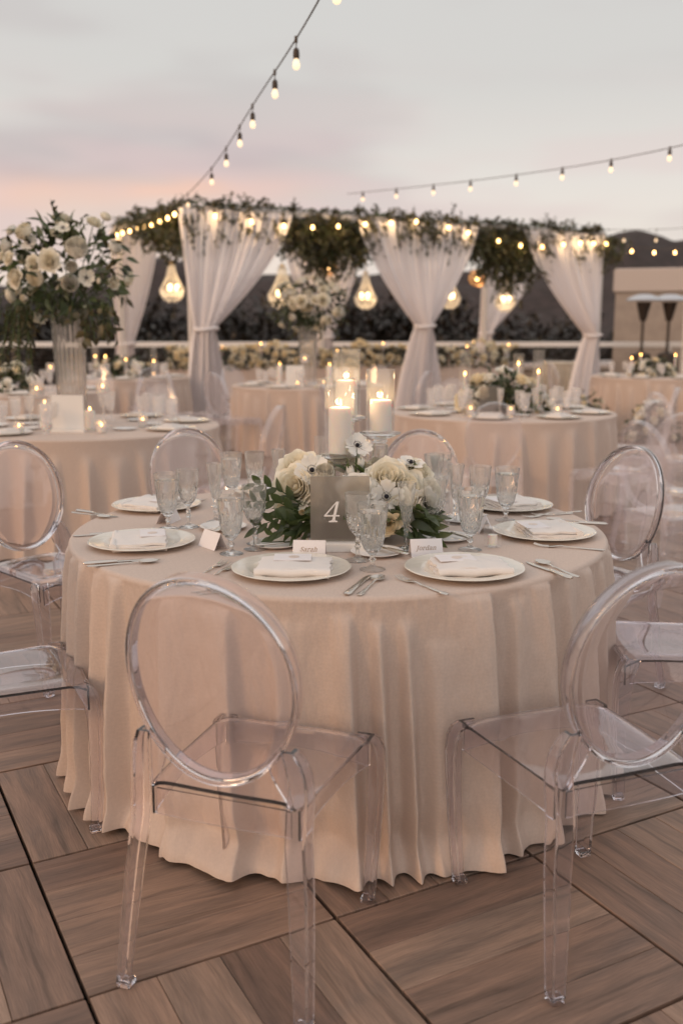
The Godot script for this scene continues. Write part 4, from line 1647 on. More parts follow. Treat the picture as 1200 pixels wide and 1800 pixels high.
		for j in 9:
			var u := (j + 0.5) / 9.0
			var p := a0.lerp(mid, u * 2.0) if u < 0.5 else mid.lerp(a1, u * 2.0 - 1.0)
			var side := 1.0 if j % 2 else -1.0
			var d := (a1 - a0).normalized() + Vector3(0.1, 0.75 * side, 0.3 * side)
			var b := aim(d) * Basis(Vector3(0, 0, 1), PI / 2 + r.randf_range(-0.5, 0.5))
			piece("leaf", lk, W.leaf[j % 2], M.leaves[(j + lk) % 4], t, Transform3D(b.scaled_local(Vector3(0.06, 0.06, 0.06) * (1.15 - 0.35 * u)), p))
			lk += 1
	# table number: frosted block with a white numeral on a white foot
	var s := thing("table_number", "frosted acrylic table number 4 on a white foot in front of the flowers", "table number", Vector3(-0.005, TOP, -2.885), 0.03)
	m = Mb.new()
	m.cbox(Vector3(0, 0.0135, 0), Vector3(0.186, 0.027, 0.062), 0.002)
	obj("foot", m.crease(), M.sign_white, s)
	m = Mb.new()
	m.cbox(Vector3(0, 0.128, 0), Vector3(0.178, 0.199, 0.006), 0.001)
	obj("panel", m.crease(), M.acrylic, s)
	var num := obj("numeral", text_mesh("4", 0.088, 0.0008), M.white_paint, s)
	num.transform = Transform3D(Basis(Vector3(1, 0, 0), Vector3(0.22, 1, 0), Vector3(0, 0, 1)), Vector3(-0.022, 0.118, 0.0042))
	# three hurricane candles on crystal stands
	hurricane("tall glass hurricane on a crystal stand, front left of the three", Vector3(-0.006, TOP, -3.2), 0.252, 0.252, 0.050)
	hurricane("glass hurricane on a square crystal stand, right of the three", Vector3(0.130, TOP, -3.25), 0.322, 0.206, 0.048)
	hurricane("glass hurricane on the tallest crystal stand, rear of the three", Vector3(0.018, TOP, -3.50), 0.352, 0.235, 0.050)
	pillar_candle("lit white pillar candle inside the front left hurricane", Vector3(-0.004, TOP + 0.258, -3.2), 0.0385, 0.152, true, M.flame)
	pillar_candle("lit white pillar candle inside the right hurricane", Vector3(0.131, TOP + 0.328, -3.25), 0.0375, 0.103, true, M.flame)
	pillar_candle("lit white pillar candle inside the rear hurricane", Vector3(0.018, TOP + 0.358, -3.50), 0.0385, 0.125, true, M.flame)
	# low clear cylinders among the leaves
	for q in [[-0.068, -3.32, 0.30, 0.026, "clear glass cylinder standing left of the candle stands"], [0.312, -3.11, 0.20, 0.042, "clear glass cylinder at the right end of the flowers"]]:
		m = Mb.new()
		m.lathe([Vector2(0, 0), Vector2(q[3], 0), Vector2(q[3], q[2]), Vector2(q[3] - 0.001, q[2] + 0.001), Vector2(q[3] - 0.002, q[2]), Vector2(q[3] - 0.002, 0.006), Vector2(0, 0.006)], 40)
		var o := obj("glass_cylinder", m.crease(), M.tube_glass)
		o.position = Vector3(q[0], TOP, q[1])
		tag(o, q[4], "glass cylinder")
	# votives
	votive("round votive glass with white wax by the table number", Vector3(-0.105, TOP, -2.955), 0.022, 0.042, false, true)
	votive("square votive glass with cream wax beside the right goblet", Vector3(0.466, TOP, -2.93), 0.021, 0.062, true, true)
	votive("small votive glass by the left wine glasses", Vector3(-0.36, TOP, -3.13), 0.022, 0.045, false, true)
	votive("small votive glass behind the flowers on the right", Vector3(0.36, TOP, -3.5), 0.022, 0.045, false, true)

func hurricane(label: String, at: Vector3, stand: float, tall: float, rad: float) -> void:
	var t := thing("hurricane_holder", label, "candle holder", at, 0.2, "crystal hurricane holders on the front table")
	var m := Mb.new()
	m.cbox(Vector3(0, 0.006, 0), Vector3(0.085, 0.012, 0.085), 0.002)
	obj("base", m.crease(), M.crystal, t)
	m = Mb.new()
	m.cbox(Vector3(0, 0.0125 + (stand - 0.05) / 2, 0), Vector3(0.046, stand - 0.05, 0.046), 0.005)
	obj("stem", m.crease(), M.crystal, t)
	m = Mb.new()
	m.lathe([Vector2(0, stand - 0.036), Vector2(0.020, stand - 0.036), Vector2(0.026, stand - 0.031), Vector2(0.020, stand - 0.026), Vector2(0.03, stand - 0.021), Vector2(0.068, stand - 0.005), Vector2(0.070, stand - 0.001), Vector2(0.068, stand), Vector2(0, stand)], 40)
	obj("dish", m.crease(), M.crystal, t)
	m = Mb.new()
	var y := stand + 0.0015
	m.lathe([Vector2(rad - 0.003, y), Vector2(rad, y), Vector2(rad, y + tall), Vector2(rad - 0.0015, y + tall + 0.0015), Vector2(rad - 0.003, y + tall), Vector2(rad - 0.003, y)], 56)
	obj("glass_sleeve", m.crease(), M.tube_glass, t)

func flame_mesh(h: float) -> ArrayMesh:
	var m := Mb.new()
	m.lathe([Vector2(0, 0), Vector2(h * 0.16, h * 0.12), Vector2(h * 0.2, h * 0.28), Vector2(h * 0.14, h * 0.58), Vector2(h * 0.05, h * 0.85), Vector2(0, h)], 10)
	return m.smooth()

func pillar_candle(label: String, at: Vector3, rad: float, tall: float, light: bool, fm: Material) -> void:
	var t := thing("pillar_candle", label, "candle", at, 0.0, "lit pillar candles")
	var m := Mb.new()
	m.lathe([Vector2(0, 0), Vector2(rad, 0), Vector2(rad, tall - 0.008), Vector2(rad - 0.003, tall - 0.002), Vector2(rad - 0.008, tall), Vector2(rad * 0.5, tall - 0.002), Vector2(0, tall - 0.006)], 36)
	obj("wax", m.crease(), M.wax, t)
	m = Mb.new()
	m.tube([Vector3(0, tall - 0.007, 0), Vector3(0.001, tall + 0.006, 0)], 0.0011, 6)
	obj("wick", m.smooth(), M.wick, t)
	var f := obj("flame", flame_mesh(0.026), fm, t)
	f.position = Vector3(0.001, tall + 0.003, 0)
	if light:
		lamp(t, Vector3(0.001, tall + 0.011, 0), 0.012, 0.006)

func votive(label: String, at: Vector3, rad: float, tall: float, square: bool, near: bool) -> void:
	var t := thing("votive", label, "votive", at, 0.3, "small votive candles in glass")
	var m := Mb.new()
	var gm: Material = M.tube_glass if near else M.far_glass
	if square:
		m.cbox(Vector3(0, tall / 2, 0), Vector3(rad * 2, tall, rad * 2), 0.003)
	else:
		m.lathe([Vector2(0, 0), Vector2(rad, 0), Vector2(rad * 1.06, tall), Vector2(rad * 1.02, tall + 0.001), Vector2(rad * 0.96, tall), Vector2(rad * 0.92, 0.005), Vector2(0, 0.005)], 24)
	obj("glass", m.crease(), gm, t)
	m = Mb.new()
	var k := 0.68 if square else 0.88
	m.lathe([Vector2(0, 0.006), Vector2(rad * k, 0.006), Vector2(rad * k, tall * 0.62), Vector2(0, tall * 0.6)], 20)
	obj("wax", m.crease(), M.wax, t)
	if not near:
		var f := obj("flame", flame_mesh(0.022), M.far_flame, t)
		f.position = Vector3(0, tall * 0.62, 0)

# ---------------------------------------------------------------- the other tables
func far_shell(prof: Array, seg := 16) -> ArrayMesh:
	var m := Mb.new()
	m.lathe(prof, seg)
	return m.crease(40)

func build_far_shapes() -> void:
	W.far_goblet = far_shell([Vector2(0, 0), Vector2(0.035, 0.002), Vector2(0.007, 0.012), Vector2(0.006, 0.045), Vector2(0.026, 0.062), Vector2(0.035, 0.10), Vector2(0.0435, 0.19), Vector2(0.041, 0.19), Vector2(0.033, 0.10), Vector2(0.023, 0.065), Vector2(0, 0.056)])
	W.far_wine = far_shell([Vector2(0, 0), Vector2(0.035, 0.002), Vector2(0.006, 0.012), Vector2(0.006, 0.08), Vector2(0.028, 0.10), Vector2(0.034, 0.14), Vector2(0.038, 0.2), Vector2(0.036, 0.2), Vector2(0.032, 0.14), Vector2(0.025, 0.105), Vector2(0, 0.09)])
	W.far_flute = far_shell([Vector2(0, 0), Vector2(0.032, 0.002), Vector2(0.006, 0.012), Vector2(0.006, 0.08), Vector2(0.018, 0.11), Vector2(0.024, 0.15), Vector2(0.029, 0.21), Vector2(0.027, 0.21), Vector2(0.022, 0.15), Vector2(0.015, 0.113), Vector2(0, 0.09)])
	W.far_water = far_shell([Vector2(0, 0.057), Vector2(0.023, 0.0665), Vector2(0.0325, 0.10), Vector2(0.0385, 0.155), Vector2(0, 0.155)])
	var m := Mb.new()
	m.lathe([Vector2(0, 0.003), Vector2(0.1, 0.003), Vector2(0.12, 0.012), Vector2(0.165, 0.018), Vector2(0.164, 0.015), Vector2(0.12, 0.008), Vector2(0.1, 0), Vector2(0, 0)], 32)
	W.far_charger = m.crease(40)
	m = Mb.new()
	m.cbox(Vector3(0, 0.012, 0), Vector3(0.17, 0.022, 0.13), 0.006)
	m.cbox(Vector3(0.02, 0.027, -0.02), Vector3(0.11, 0.008, 0.085), 0.002)
	W.far_napkin = m.crease(50)

func side_word(a: float) -> String:
	var k := int(round(fposmod(a, 360.0) / 45.0)) % 8
	return ["front", "front right", "right", "rear right", "rear", "rear left", "left", "front left"][k]

func setting_far(c: Vector3, deg: float, of_table: String, group: String, full: bool) -> void:
	var a := deg_to_rad(deg)
	var d := Vector3(sin(a), 0, cos(a))
	var f := Transform3D(Basis(Vector3.UP, a), c + d * 0.70 + Vector3(0, TOP, 0))
	var w := "on the %s side of %s" % [side_word(deg), of_table]
	place("", "charger_plate", "ivory charger plate " + w, "plate", W.far_charger, M.china, f, Vector3.ZERO, 0, "charger plates on " + group)
	place("", "napkin", "folded napkin with card " + w, "napkin", W.far_napkin, M.napkin, f, Vector3(0, 0.006, 0), rng.randf_range(-0.4, 0.4), "napkins on " + group)
	for g in [["far_goblet", "water_goblet", "goblet of water ", 0.21, -0.14], ["far_wine", "wine_glass", "empty wine glass ", 0.16, -0.25], ["far_flute", "champagne_flute", "champagne flute ", 0.05, -0.31]]:
		if not full and g[0] == "far_flute":
			continue
		var o := place("", g[1], g[2] + w, "glass", W[g[0]], M.far_glass, f, Vector3(g[3] + rng.randf_range(-0.03, 0.03), 0, g[4] + rng.randf_range(-0.03, 0.03)), 0, "glasses on " + group)
		if g[0] == "far_goblet":
			obj("water", W.far_water, M.far_water, o)
	if full:
		place("", "bread_plate", "small white bread plate " + w, "plate", W.bread, M.white_china, f, Vector3(-0.13, 0, -0.28), 0, "bread plates on " + group)

func round_cloth(c: Vector3, label: String, seed_: int, rad := 0.905, m: Material = null) -> void:
	var cl := obj("tablecloth", cloth_mesh(rad, random_ridges(seed_, 12.0 if rad > 0.6 else 20.0), 480, 24, 0.012, seed_), m if m else M.cloth)
	cl.position = c
	tag(cl, label, "tablecloth", "linen cloths on the round tables")

func taper(label: String, at: Vector3, tall: float, tube: float) -> void:
	var t := thing("taper_candle", label, "candle", at, 0.0, "lit taper candles in glass tubes")
	var m := Mb.new()
	m.lathe([Vector2(0, 0), Vector2(0.03, 0), Vector2(0.03, 0.006), Vector2(0.014, 0.012), Vector2(0.014, 0.03), Vector2(0, 0.03)], 16)
	obj("holder", m.crease(), M.brass, t)
	m = Mb.new()
	m.lathe([Vector2(0, 0.02), Vector2(0.0125, 0.02), Vector2(0.0105, tall), Vector2(0, tall + 0.004)], 14)
	obj("wax", m.crease(), M.wax, t)
	var f := obj("flame", flame_mesh(0.034), M.far_flame, t)
	f.position = Vector3(0, tall + 0.006, 0)
	if tube > 0.0:
		m = Mb.new()
		m.lathe([Vector2(0.042, 0.0), Vector2(0.044, 0.0), Vector2(0.044, tube), Vector2(0.042, tube), Vector2(0.042, 0.0)], 28)
		obj("glass_tube", m.crease(), pane(Color(0.95, 0.93, 0.9), 0.05, 0.0), t)

func low_flowers(label: String, at: Vector3, n: int, ext: Vector3, seed_: int, size := 0.055) -> Node3D:
	var r := RandomNumberGenerator.new()
	r.seed = seed_
	var t := thing("flower_arrangement", label, "flower arrangement", at)
	var st := Mb.new()
	var fo := Mb.new()
	fo.colored = true
	for i in n:
		var d := rand_dir(r)
		d.y = absf(d.y) * 0.9 + 0.05
		var p := Vector3(d.x * ext.x, d.y * ext.y, d.z * ext.z) * r.randf_range(0.85, 1.05)
		flower("rose", i, "rose_far", p, Vector3(d.x, d.y + 0.2, d.z + 0.3), size * r.randf_range(0.75, 1.2), t, [M.petal, M.petal_white, M.petal_cream][r.randi() % 3])
		st.tube([Vector3(p.x * 0.2, 0.0, p.z * 0.2), p * 0.6, p], 0.003, 4, false)
	for i in int(n * 7 * ext.x / 0.2):
		var d := rand_dir(r)
		d.y = absf(d.y)
		var p := Vector3(d.x * ext.x, d.y * ext.y, d.z * ext.z) * r.randf_range(0.4, 1.05)
		var k := r.randf_range(0.6, 1.5)
		fo.col = Color(0.05 * k, 0.062 * k, 0.028 * k)
		leaf_shape(fo, Transform3D(aim(d + rand_dir(r) * 0.9, r), p), r.randf_range(0.06, 0.1), 0.04, 0.3, 3)
	obj("stems", st.smooth(), M.stem, t)
	stuff(obj("foliage", fo.crease(80), M.leaf_mixed, t))
	return t

func fluted_vase(t: Node3D, h: float, r0: float, r1: float) -> void:
	var m := Mb.new()
	m.lathe([Vector2(0, 0), Vector2(r0 * 1.15, 0), Vector2(r0 * 1.15, 0.02), Vector2(r0, 0.035), Vector2(r0, 0.06), Vector2(lerpf(r0, r1, 0.4), h * 0.4), Vector2(r1, h), Vector2(r1 - 0.006, h), Vector2(lerpf(r0, r1, 0.4) - 0.006, h * 0.4), Vector2(r0 - 0.006, 0.07), Vector2(0, 0.06)], 96, Vector3.ZERO, func(a: float, j: int, _y: float) -> float: return 1.0 + (0.05 * absf(sin(a * 11.0)) if j >= 3 and j <= 6 else 0.0))
	obj("vase", m.crease(50), M.vase, t)

func tall_arrangement(label: String, at: Vector3, vase_h: float, centre: Vector3, ext: Vector3, spots: Array, seed_: int, leaves_n: int, trail: bool) -> void:
	var r := RandomNumberGenerator.new()
	r.seed = seed_
	var t := thing("tall_flower_vase", label, "flower vase", at, 0.0, "tall fluted glass vases of white flowers")
	fluted_vase(t, vase_h, 0.088, 0.112)
	var st := Mb.new()
	var k := 0
	for s in spots:
		var x: float = s[0]
		var y: float = s[1]
		var q := 1.0 - pow(x / ext.x, 2) - pow(y / ext.y, 2)
		var z: float = ext.z * sqrt(maxf(q, 0.0)) + r.randf_range(-0.03, 0.03)
		var d := Vector3(x / ext.x, y / ext.y + 0.15, z / ext.z + 0.25).normalized()
		var kind: String = s[3] if s.size() > 3 else "rose"
		var p := centre + Vector3(x, y, z)
		var called := kind
		var shape := "ranunculus" if kind == "rose" and k % 3 != 1 else kind
		flower(called, k, shape, p - d * s[2] * 0.5, d if kind != "tulip" else Vector3(0.1, -1.0 if y < -0.25 else 0.6, 0.3), s[2] * (1.2 if kind != "tulip" else 0.75), t, M.petal if k % 3 else M.petal_white)
		st.tube([Vector3(x * 0.1, vase_h * 0.93, 0), Vector3(x * 0.15, vase_h + 0.02, 0), p - d * s[2] * 0.5], 0.0035, 5, false)
		k += 1
	# the far side carries flowers too
	for i in 14:
		var d := rand_dir(r)
		d.z = -absf(d.z)
		var p := centre + Vector3(d.x * ext.x, d.y * ext.y, d.z * ext.z)
		flower("rose", k, "rose", p, d + Vector3(0, 0.2, 0), r.randf_range(0.05, 0.07), t, M.petal)
		k += 1
	var foliage := Mb.new()
	foliage.colored = true
	for i in leaves_n:
		var d := rand_dir(r)
		var rr := r.randf_range(0.45, 0.98)
		var p := centre + Vector3(d.x * ext.x, d.y * ext.y - 0.02, d.z * ext.z) * rr
		if i < 210 and trail:
			leaf_piece(t, i, p, d + rand_dir(r) * 0.8, r.randf_range(0.07, 0.12), r)
		else:
			var kk := r.randf_range(0.6, 1.4)
			foliage.col = Color(0.05 * kk, 0.06 * kk, 0.028 * kk)
			leaf_shape(foliage, Transform3D(aim(d + rand_dir(r) * 0.8, r), p), r.randf_range(0.06, 0.11), 0.042, 0.3, 3)
	# sprigs that break the outline
	for i in 26:
		var d := rand_dir(r)
		var p := centre + Vector3(d.x * ext.x, d.y * ext.y, d.z * ext.z) * 0.85
		sprig(st, foliage, p, (d + Vector3(0, 0.35, 0)).normalized(), r.randf_range(0.08, 0.17), r, 0.07, 0.032)
	if trail:
		for i in 30:
			var p := centre + Vector3(-0.43 + 0.22 * r.randf(), -0.20 - 0.10 * r.randf(), 0.02 + 0.2 * r.randf())
			sprig(st, foliage, p, Vector3(r.randf_range(-0.45, 0.1), -1.0, r.randf_range(-0.2, 0.3)).normalized(), r.randf_range(0.1, 0.42), r, 0.06, 0.022)
		for i in 12:
			var p := centre + Vector3(0.1 + 0.25 * r.randf(), -0.2 - 0.06 * r.randf(), 0.1 + 0.15 * r.randf())
			sprig(st, foliage, p, Vector3(r.randf_range(-0.3, 0.3), -1.0, 0.1).normalized(), r.randf_range(0.1, 0.2), r, 0.075, 0.05)
	obj("stems", st.smooth(), M.stem, t)
	stuff(obj("foliage", foliage.crease(80), M.leaf_mixed, t))

func white_sign(label: String, at: Vector3, turn: float, w := 0.205, h := 0.215, pm: Material = null) -> void:
	var s := thing("table_number", label, "table number", at, turn, "white table number blocks")
	var m := Mb.new()
	m.cbox(Vector3(0, 0.012, 0), Vector3(w + 0.01, 0.024, 0.06), 0.002)
	obj("foot", m.crease(), M.sign_white, s)
	m = Mb.new()
	m.cbox(Vector3(0, 0.025 + h / 2, 0), Vector3(w, h, 0.008), 0.001)
	obj("panel", m.crease(), pm if pm else M.sign_white, s)

func candle_glass(label: String, at: Vector3, stand: float, bowl_h: float, rad: float) -> void:
	# glass cup on a slim stem with a small lit candle
	var t := thing("stemmed_candle_glass", label, "candle holder", at, 0.0, "stemmed glass candle holders")
	var m := Mb.new()
	m.lathe([Vector2(0, 0), Vector2(0.05, 0), Vector2(0.05, 0.004), Vector2(0.009, 0.012), Vector2(0.008, stand - 0.01), Vector2(rad * 0.8, stand), Vector2(rad, stand + 0.015), Vector2(rad, stand + bowl_h), Vector2(rad - 0.003, stand + bowl_h), Vector2(rad - 0.003, stand + 0.015), Vector2(0, stand + 0.008)], 24)
	obj("glass", m.crease(), M.far_glass, t)
	m = Mb.new()
	m.lathe([Vector2(0, stand + 0.009), Vector2(rad * 0.8, stand + 0.016), Vector2(rad * 0.8, stand + bowl_h * 0.5), Vector2(0, stand + bowl_h * 0.5)], 18)
	obj("wax", m.crease(), M.wax, t)
	var f := obj("flame", flame_mesh(0.024), M.far_flame, t)
	f.position = Vector3(0, stand + bowl_h * 0.5, 0)

const T2 := Vector3(-1.76, 0, -6.75)
const T3 := Vector3(1.30, 0, -7.90)
const T4 := Vector3(-0.40, 0, -11.70)
const T5 := Vector3(-3.02, 0, -13.6)
const T6 := Vector3(-3.45, 0, -10.6)
const T7 := Vector3(4.45, 0, -13.8)

func build_far_tables() -> void:
	build_far_shapes()
	# left table with the tall vase
	round_cloth(T2, "linen cloth on the round table at left with the tall flower vase", 21)
	for a in [64.0, -32.0, -80.0, 112.0, 160.0, -128.0]:
		setting_far(T2, a, "the tall vase table", "the left table", true)
	var p := [[37, -26, 19], [-4, -6, 16], [-31, 20, 15], [24, 27, 15], [-67, 19, 14], [-92, 46, 13], [-83, -34, 13], [-99, -13, 11], [-47, -52, 15], [-79, -58, 10], [57, -71, 12], [71, -81, 10], [90, -30, 12], [88, 26, 10], [104, 22, 8], [29, 3, 10], [-33, -2, 12], [-57, 48, 5], [-52, 52, 5], [-62, 54, 5], [70, 30, 8, "tulip"], [-34, 81, 8, "tulip"], [66, 87, 8, "tulip"], [51, 20, 10, "anemone"], [-42, -37, 10, "anemone"], [-75, -11, 10], [12, -62, 9, "anemone"]]
	var spots := []
	for s in p:
		var e := [s[0] * 0.004, -s[1] * 0.004, s[2] * 0.0042]
		if s.size() > 3:
			e.append(s[3])
		spots.append(e)
	tall_arrangement("tall fluted glass vase with a big ball of white roses and trailing greenery at left", T2 + Vector3(-0.09, TOP, 0.05), 0.79, Vector3(0, 1.065, 0), Vector3(0.43, 0.36, 0.30), spots, 31, 430, true)
	white_sign("blank white table number block in front of the tall vase on the left table", T2 + Vector3(-0.01, TOP, 0.46), 0.0)
	candle_glass("stemmed glass candle holder right of the tall vase", T2 + Vector3(0.14, TOP, 0.12), 0.22, 0.10, 0.045)
	candle_glass("stemmed glass candle holder left of the tall vase", T2 + Vector3(-0.33, TOP, 0.05), 0.20, 0.10, 0.05)
	pillar_candle("short lit pillar candle in front of the tall vase", T2 + Vector3(0.07, TOP, 0.22), 0.035, 0.12, false, M.far_flame)
	pillar_candle("short lit pillar candle left of the white sign", T2 + Vector3(-0.22, TOP, 0.25), 0.035, 0.17, false, M.far_flame)
	for q in [[0.22, 0.52, "right of the white sign at the front of the left table"], [0.18, 0.40, "behind the first votive beside the white sign"], [-0.30, 0.55, "left of the white sign on the left table"], [0.40, 0.10, "at the right side of the left table"]]:
		votive("lit votive " + q[2], T2 + Vector3(q[0], TOP, q[1]), 0.03, 0.075, false, false)
	# right table
	round_cloth(T3, "linen cloth on the round table behind the front table at right", 22)
	for a in [22.0, 67.0, -22.0, -67.0, 112.0, 157.0, -112.0, -157.0]:
		setting_far(T3, a + 6.0, "the right taper table", "the right table", true)
	low_flowers("low white flowers between taper candles on the right table", T3 + Vector3(0.0, TOP, 0.1), 26, Vector3(0.33, 0.31, 0.22), 41, 0.082)
	taper("lit taper candle in a glass tube left of the flowers on the right table", T3 + Vector3(-0.32, TOP, 0.12), 0.29, 0.48)
	taper("lit taper candle in a tall glass tube right of the flowers on the right table", T3 + Vector3(0.25, TOP, 0.18), 0.31, 0.50)
	taper("lit taper candle in a glass tube behind the flowers on the right table", T3 + Vector3(0.16, TOP, -0.2), 0.36, 0.46)
	for q in [[0.0, 0.42, "at the front of the flowers on the right table"], [0.36, 0.42, "right of the flowers at the front of the right table"], [-0.30, 0.36, "left of the flowers on the right table"]]:
		votive("lit votive " + q[2], T3 + Vector3(q[0], TOP, q[1]), 0.032, 0.08, false, false)
	white_sign("frosted table number panel among the flowers of the right table", T3 + Vector3(-0.15, TOP, 0.34), 0.2, 0.17, 0.2, M.acrylic)
	# middle table with the small tall vase
	round_cloth(T4, "linen cloth on the middle round table with the smaller tall vase", 23)
	for a in [20.0, -25.0, 65.0, -70.0, 115.0, -120.0, 160.0]:
		setting_far(T4, a, "the middle table", "the middle table", false)
	var r := RandomNumberGenerator.new()
	r.seed = 8
	spots = []
	for i in 25:
		var a := r.randf() * TAU
		var rr := sqrt(r.randf())
		spots.append([0.42 * rr * cos(a), 0.27 * rr * sin(a), r.randf_range(0.045, 0.075)])
	tall_arrangement("smaller tall glass vase of white roses and dark leaves on the middle table", T4 + Vector3(0.0, TOP, 0), 0.69, Vector3(0.03, 0.94, 0), Vector3(0.45, 0.30, 0.30), spots, 32, 420, false)
	white_sign("white table number block on the middle table", T4 + Vector3(-0.14, TOP, 0.42), 0.1, 0.2, 0.22)
	for q in [[-0.33, 0.1, "left of the vase on the middle table"], [0.26, 0.25, "right of the vase on the middle table"]]:
		pillar_candle("lit pillar candle " + q[2], T4 + Vector3(q[0], TOP, q[1]), 0.035, 0.24, false, M.far_flame)
	for q in [[-0.1, 0.6, "at the front of the middle table"], [0.2, 0.55, "front right on the middle table"]]:
		votive("lit votive " + q[2], T4 + Vector3(q[0], TOP, q[1]), 0.032, 0.08, false, false)
	candle_glass("stemmed glass candle holder on the middle table", T4 + Vector3(-0.03, TOP, 0.2), 0.26, 0.10, 0.05)
	# rear left table
	round_cloth(T5, "linen cloth on the rear left table beside the front left drape", 24)
	for a in [10.0, 55.0, -35.0, -80.0, 100.0]:
		setting_far(T5, a, "the rear left table", "the rear left table", false)
	low_flowers("low white flowers on the rear left table", T5 + Vector3(0.05, TOP, 0.1), 26, Vector3(0.42, 0.26, 0.22), 42, 0.065)
	for q in [[-0.36, 0.1, 0.27, 0.5, "leftmost on the rear left table"], [-0.2, 0.2, 0.27, 0.0, "second from the left on the rear left table"], [0.1, 0.3, 0.23, 0.45, "in front of the flowers on the rear left table"], [0.42, 0.0, 0.2, 0.42, "rightmost on the rear left table"]]:
		taper("lit taper candle " + q[4], T5 + Vector3(q[0], TOP, q[1]), q[2], q[3])
	votive("lit votive at the right side of the rear left table", T5 + Vector3(0.5, TOP, 0.45), 0.035, 0.09, false, false)
	# far left table
	round_cloth(T6, "linen cloth on the table at the left edge behind the tall vase", 25)
	for a in [60.0, 15.0, 105.0, 150.0]:
		setting_far(T6, a, "the left edge table", "the left edge table", false)
	low_flowers("low white roses on the table at the left edge", T6 + Vector3(-0.1, TOP, 0.1), 20, Vector3(0.3, 0.27, 0.22), 43, 0.07)
	candle_glass("stemmed candle glass on the table at the left edge", T6 + Vector3(0.35, TOP, 0.15), 0.2, 0.1, 0.045)
	# far right table
	round_cloth(T7, "linen cloth on the far right table in front of the patio heaters", 26)
	for a in [10.0, -35.0, -80.0, 55.0, -125.0]:
		setting_far(T7, a, "the far right table", "the far right table", false)
	low_flowers("low white flowers on the far right table", T7 + Vector3(-0.1, TOP, 0.1), 20, Vector3(0.32, 0.24, 0.2), 44, 0.06)
	for q in [[-0.42, 0.15, 0.24, "leftmost on the far right table"], [-0.22, -0.1, 0.28, "behind the flowers on the far right table"], [0.2, 0.1, 0.28, "rightmost on the far right table"]]:
		taper("lit taper candle " + q[3], T7 + Vector3(q[0], TOP, q[1]), q[2], 0.0)
	# flowers standing on the deck
	low_flowers("white flowers standing on the deck in front of the far right table", Vector3(3.95, 0.0, -12.35), 30, Vector3(0.32, 0.5, 0.25), 45, 0.065)
	low_flowers("small white flower clump on the deck left of the far right table", Vector3(3.2, 0.0, -12.6), 24, Vector3(0.3, 0.62, 0.22), 46, 0.05)
	# small cream table by the right drape
	round_cloth(Vector3(4.45, 0, -19.7), "small round table with cream cloth beside the right front drape", 27, 0.42, M.cream_cloth)
	build_head_table()

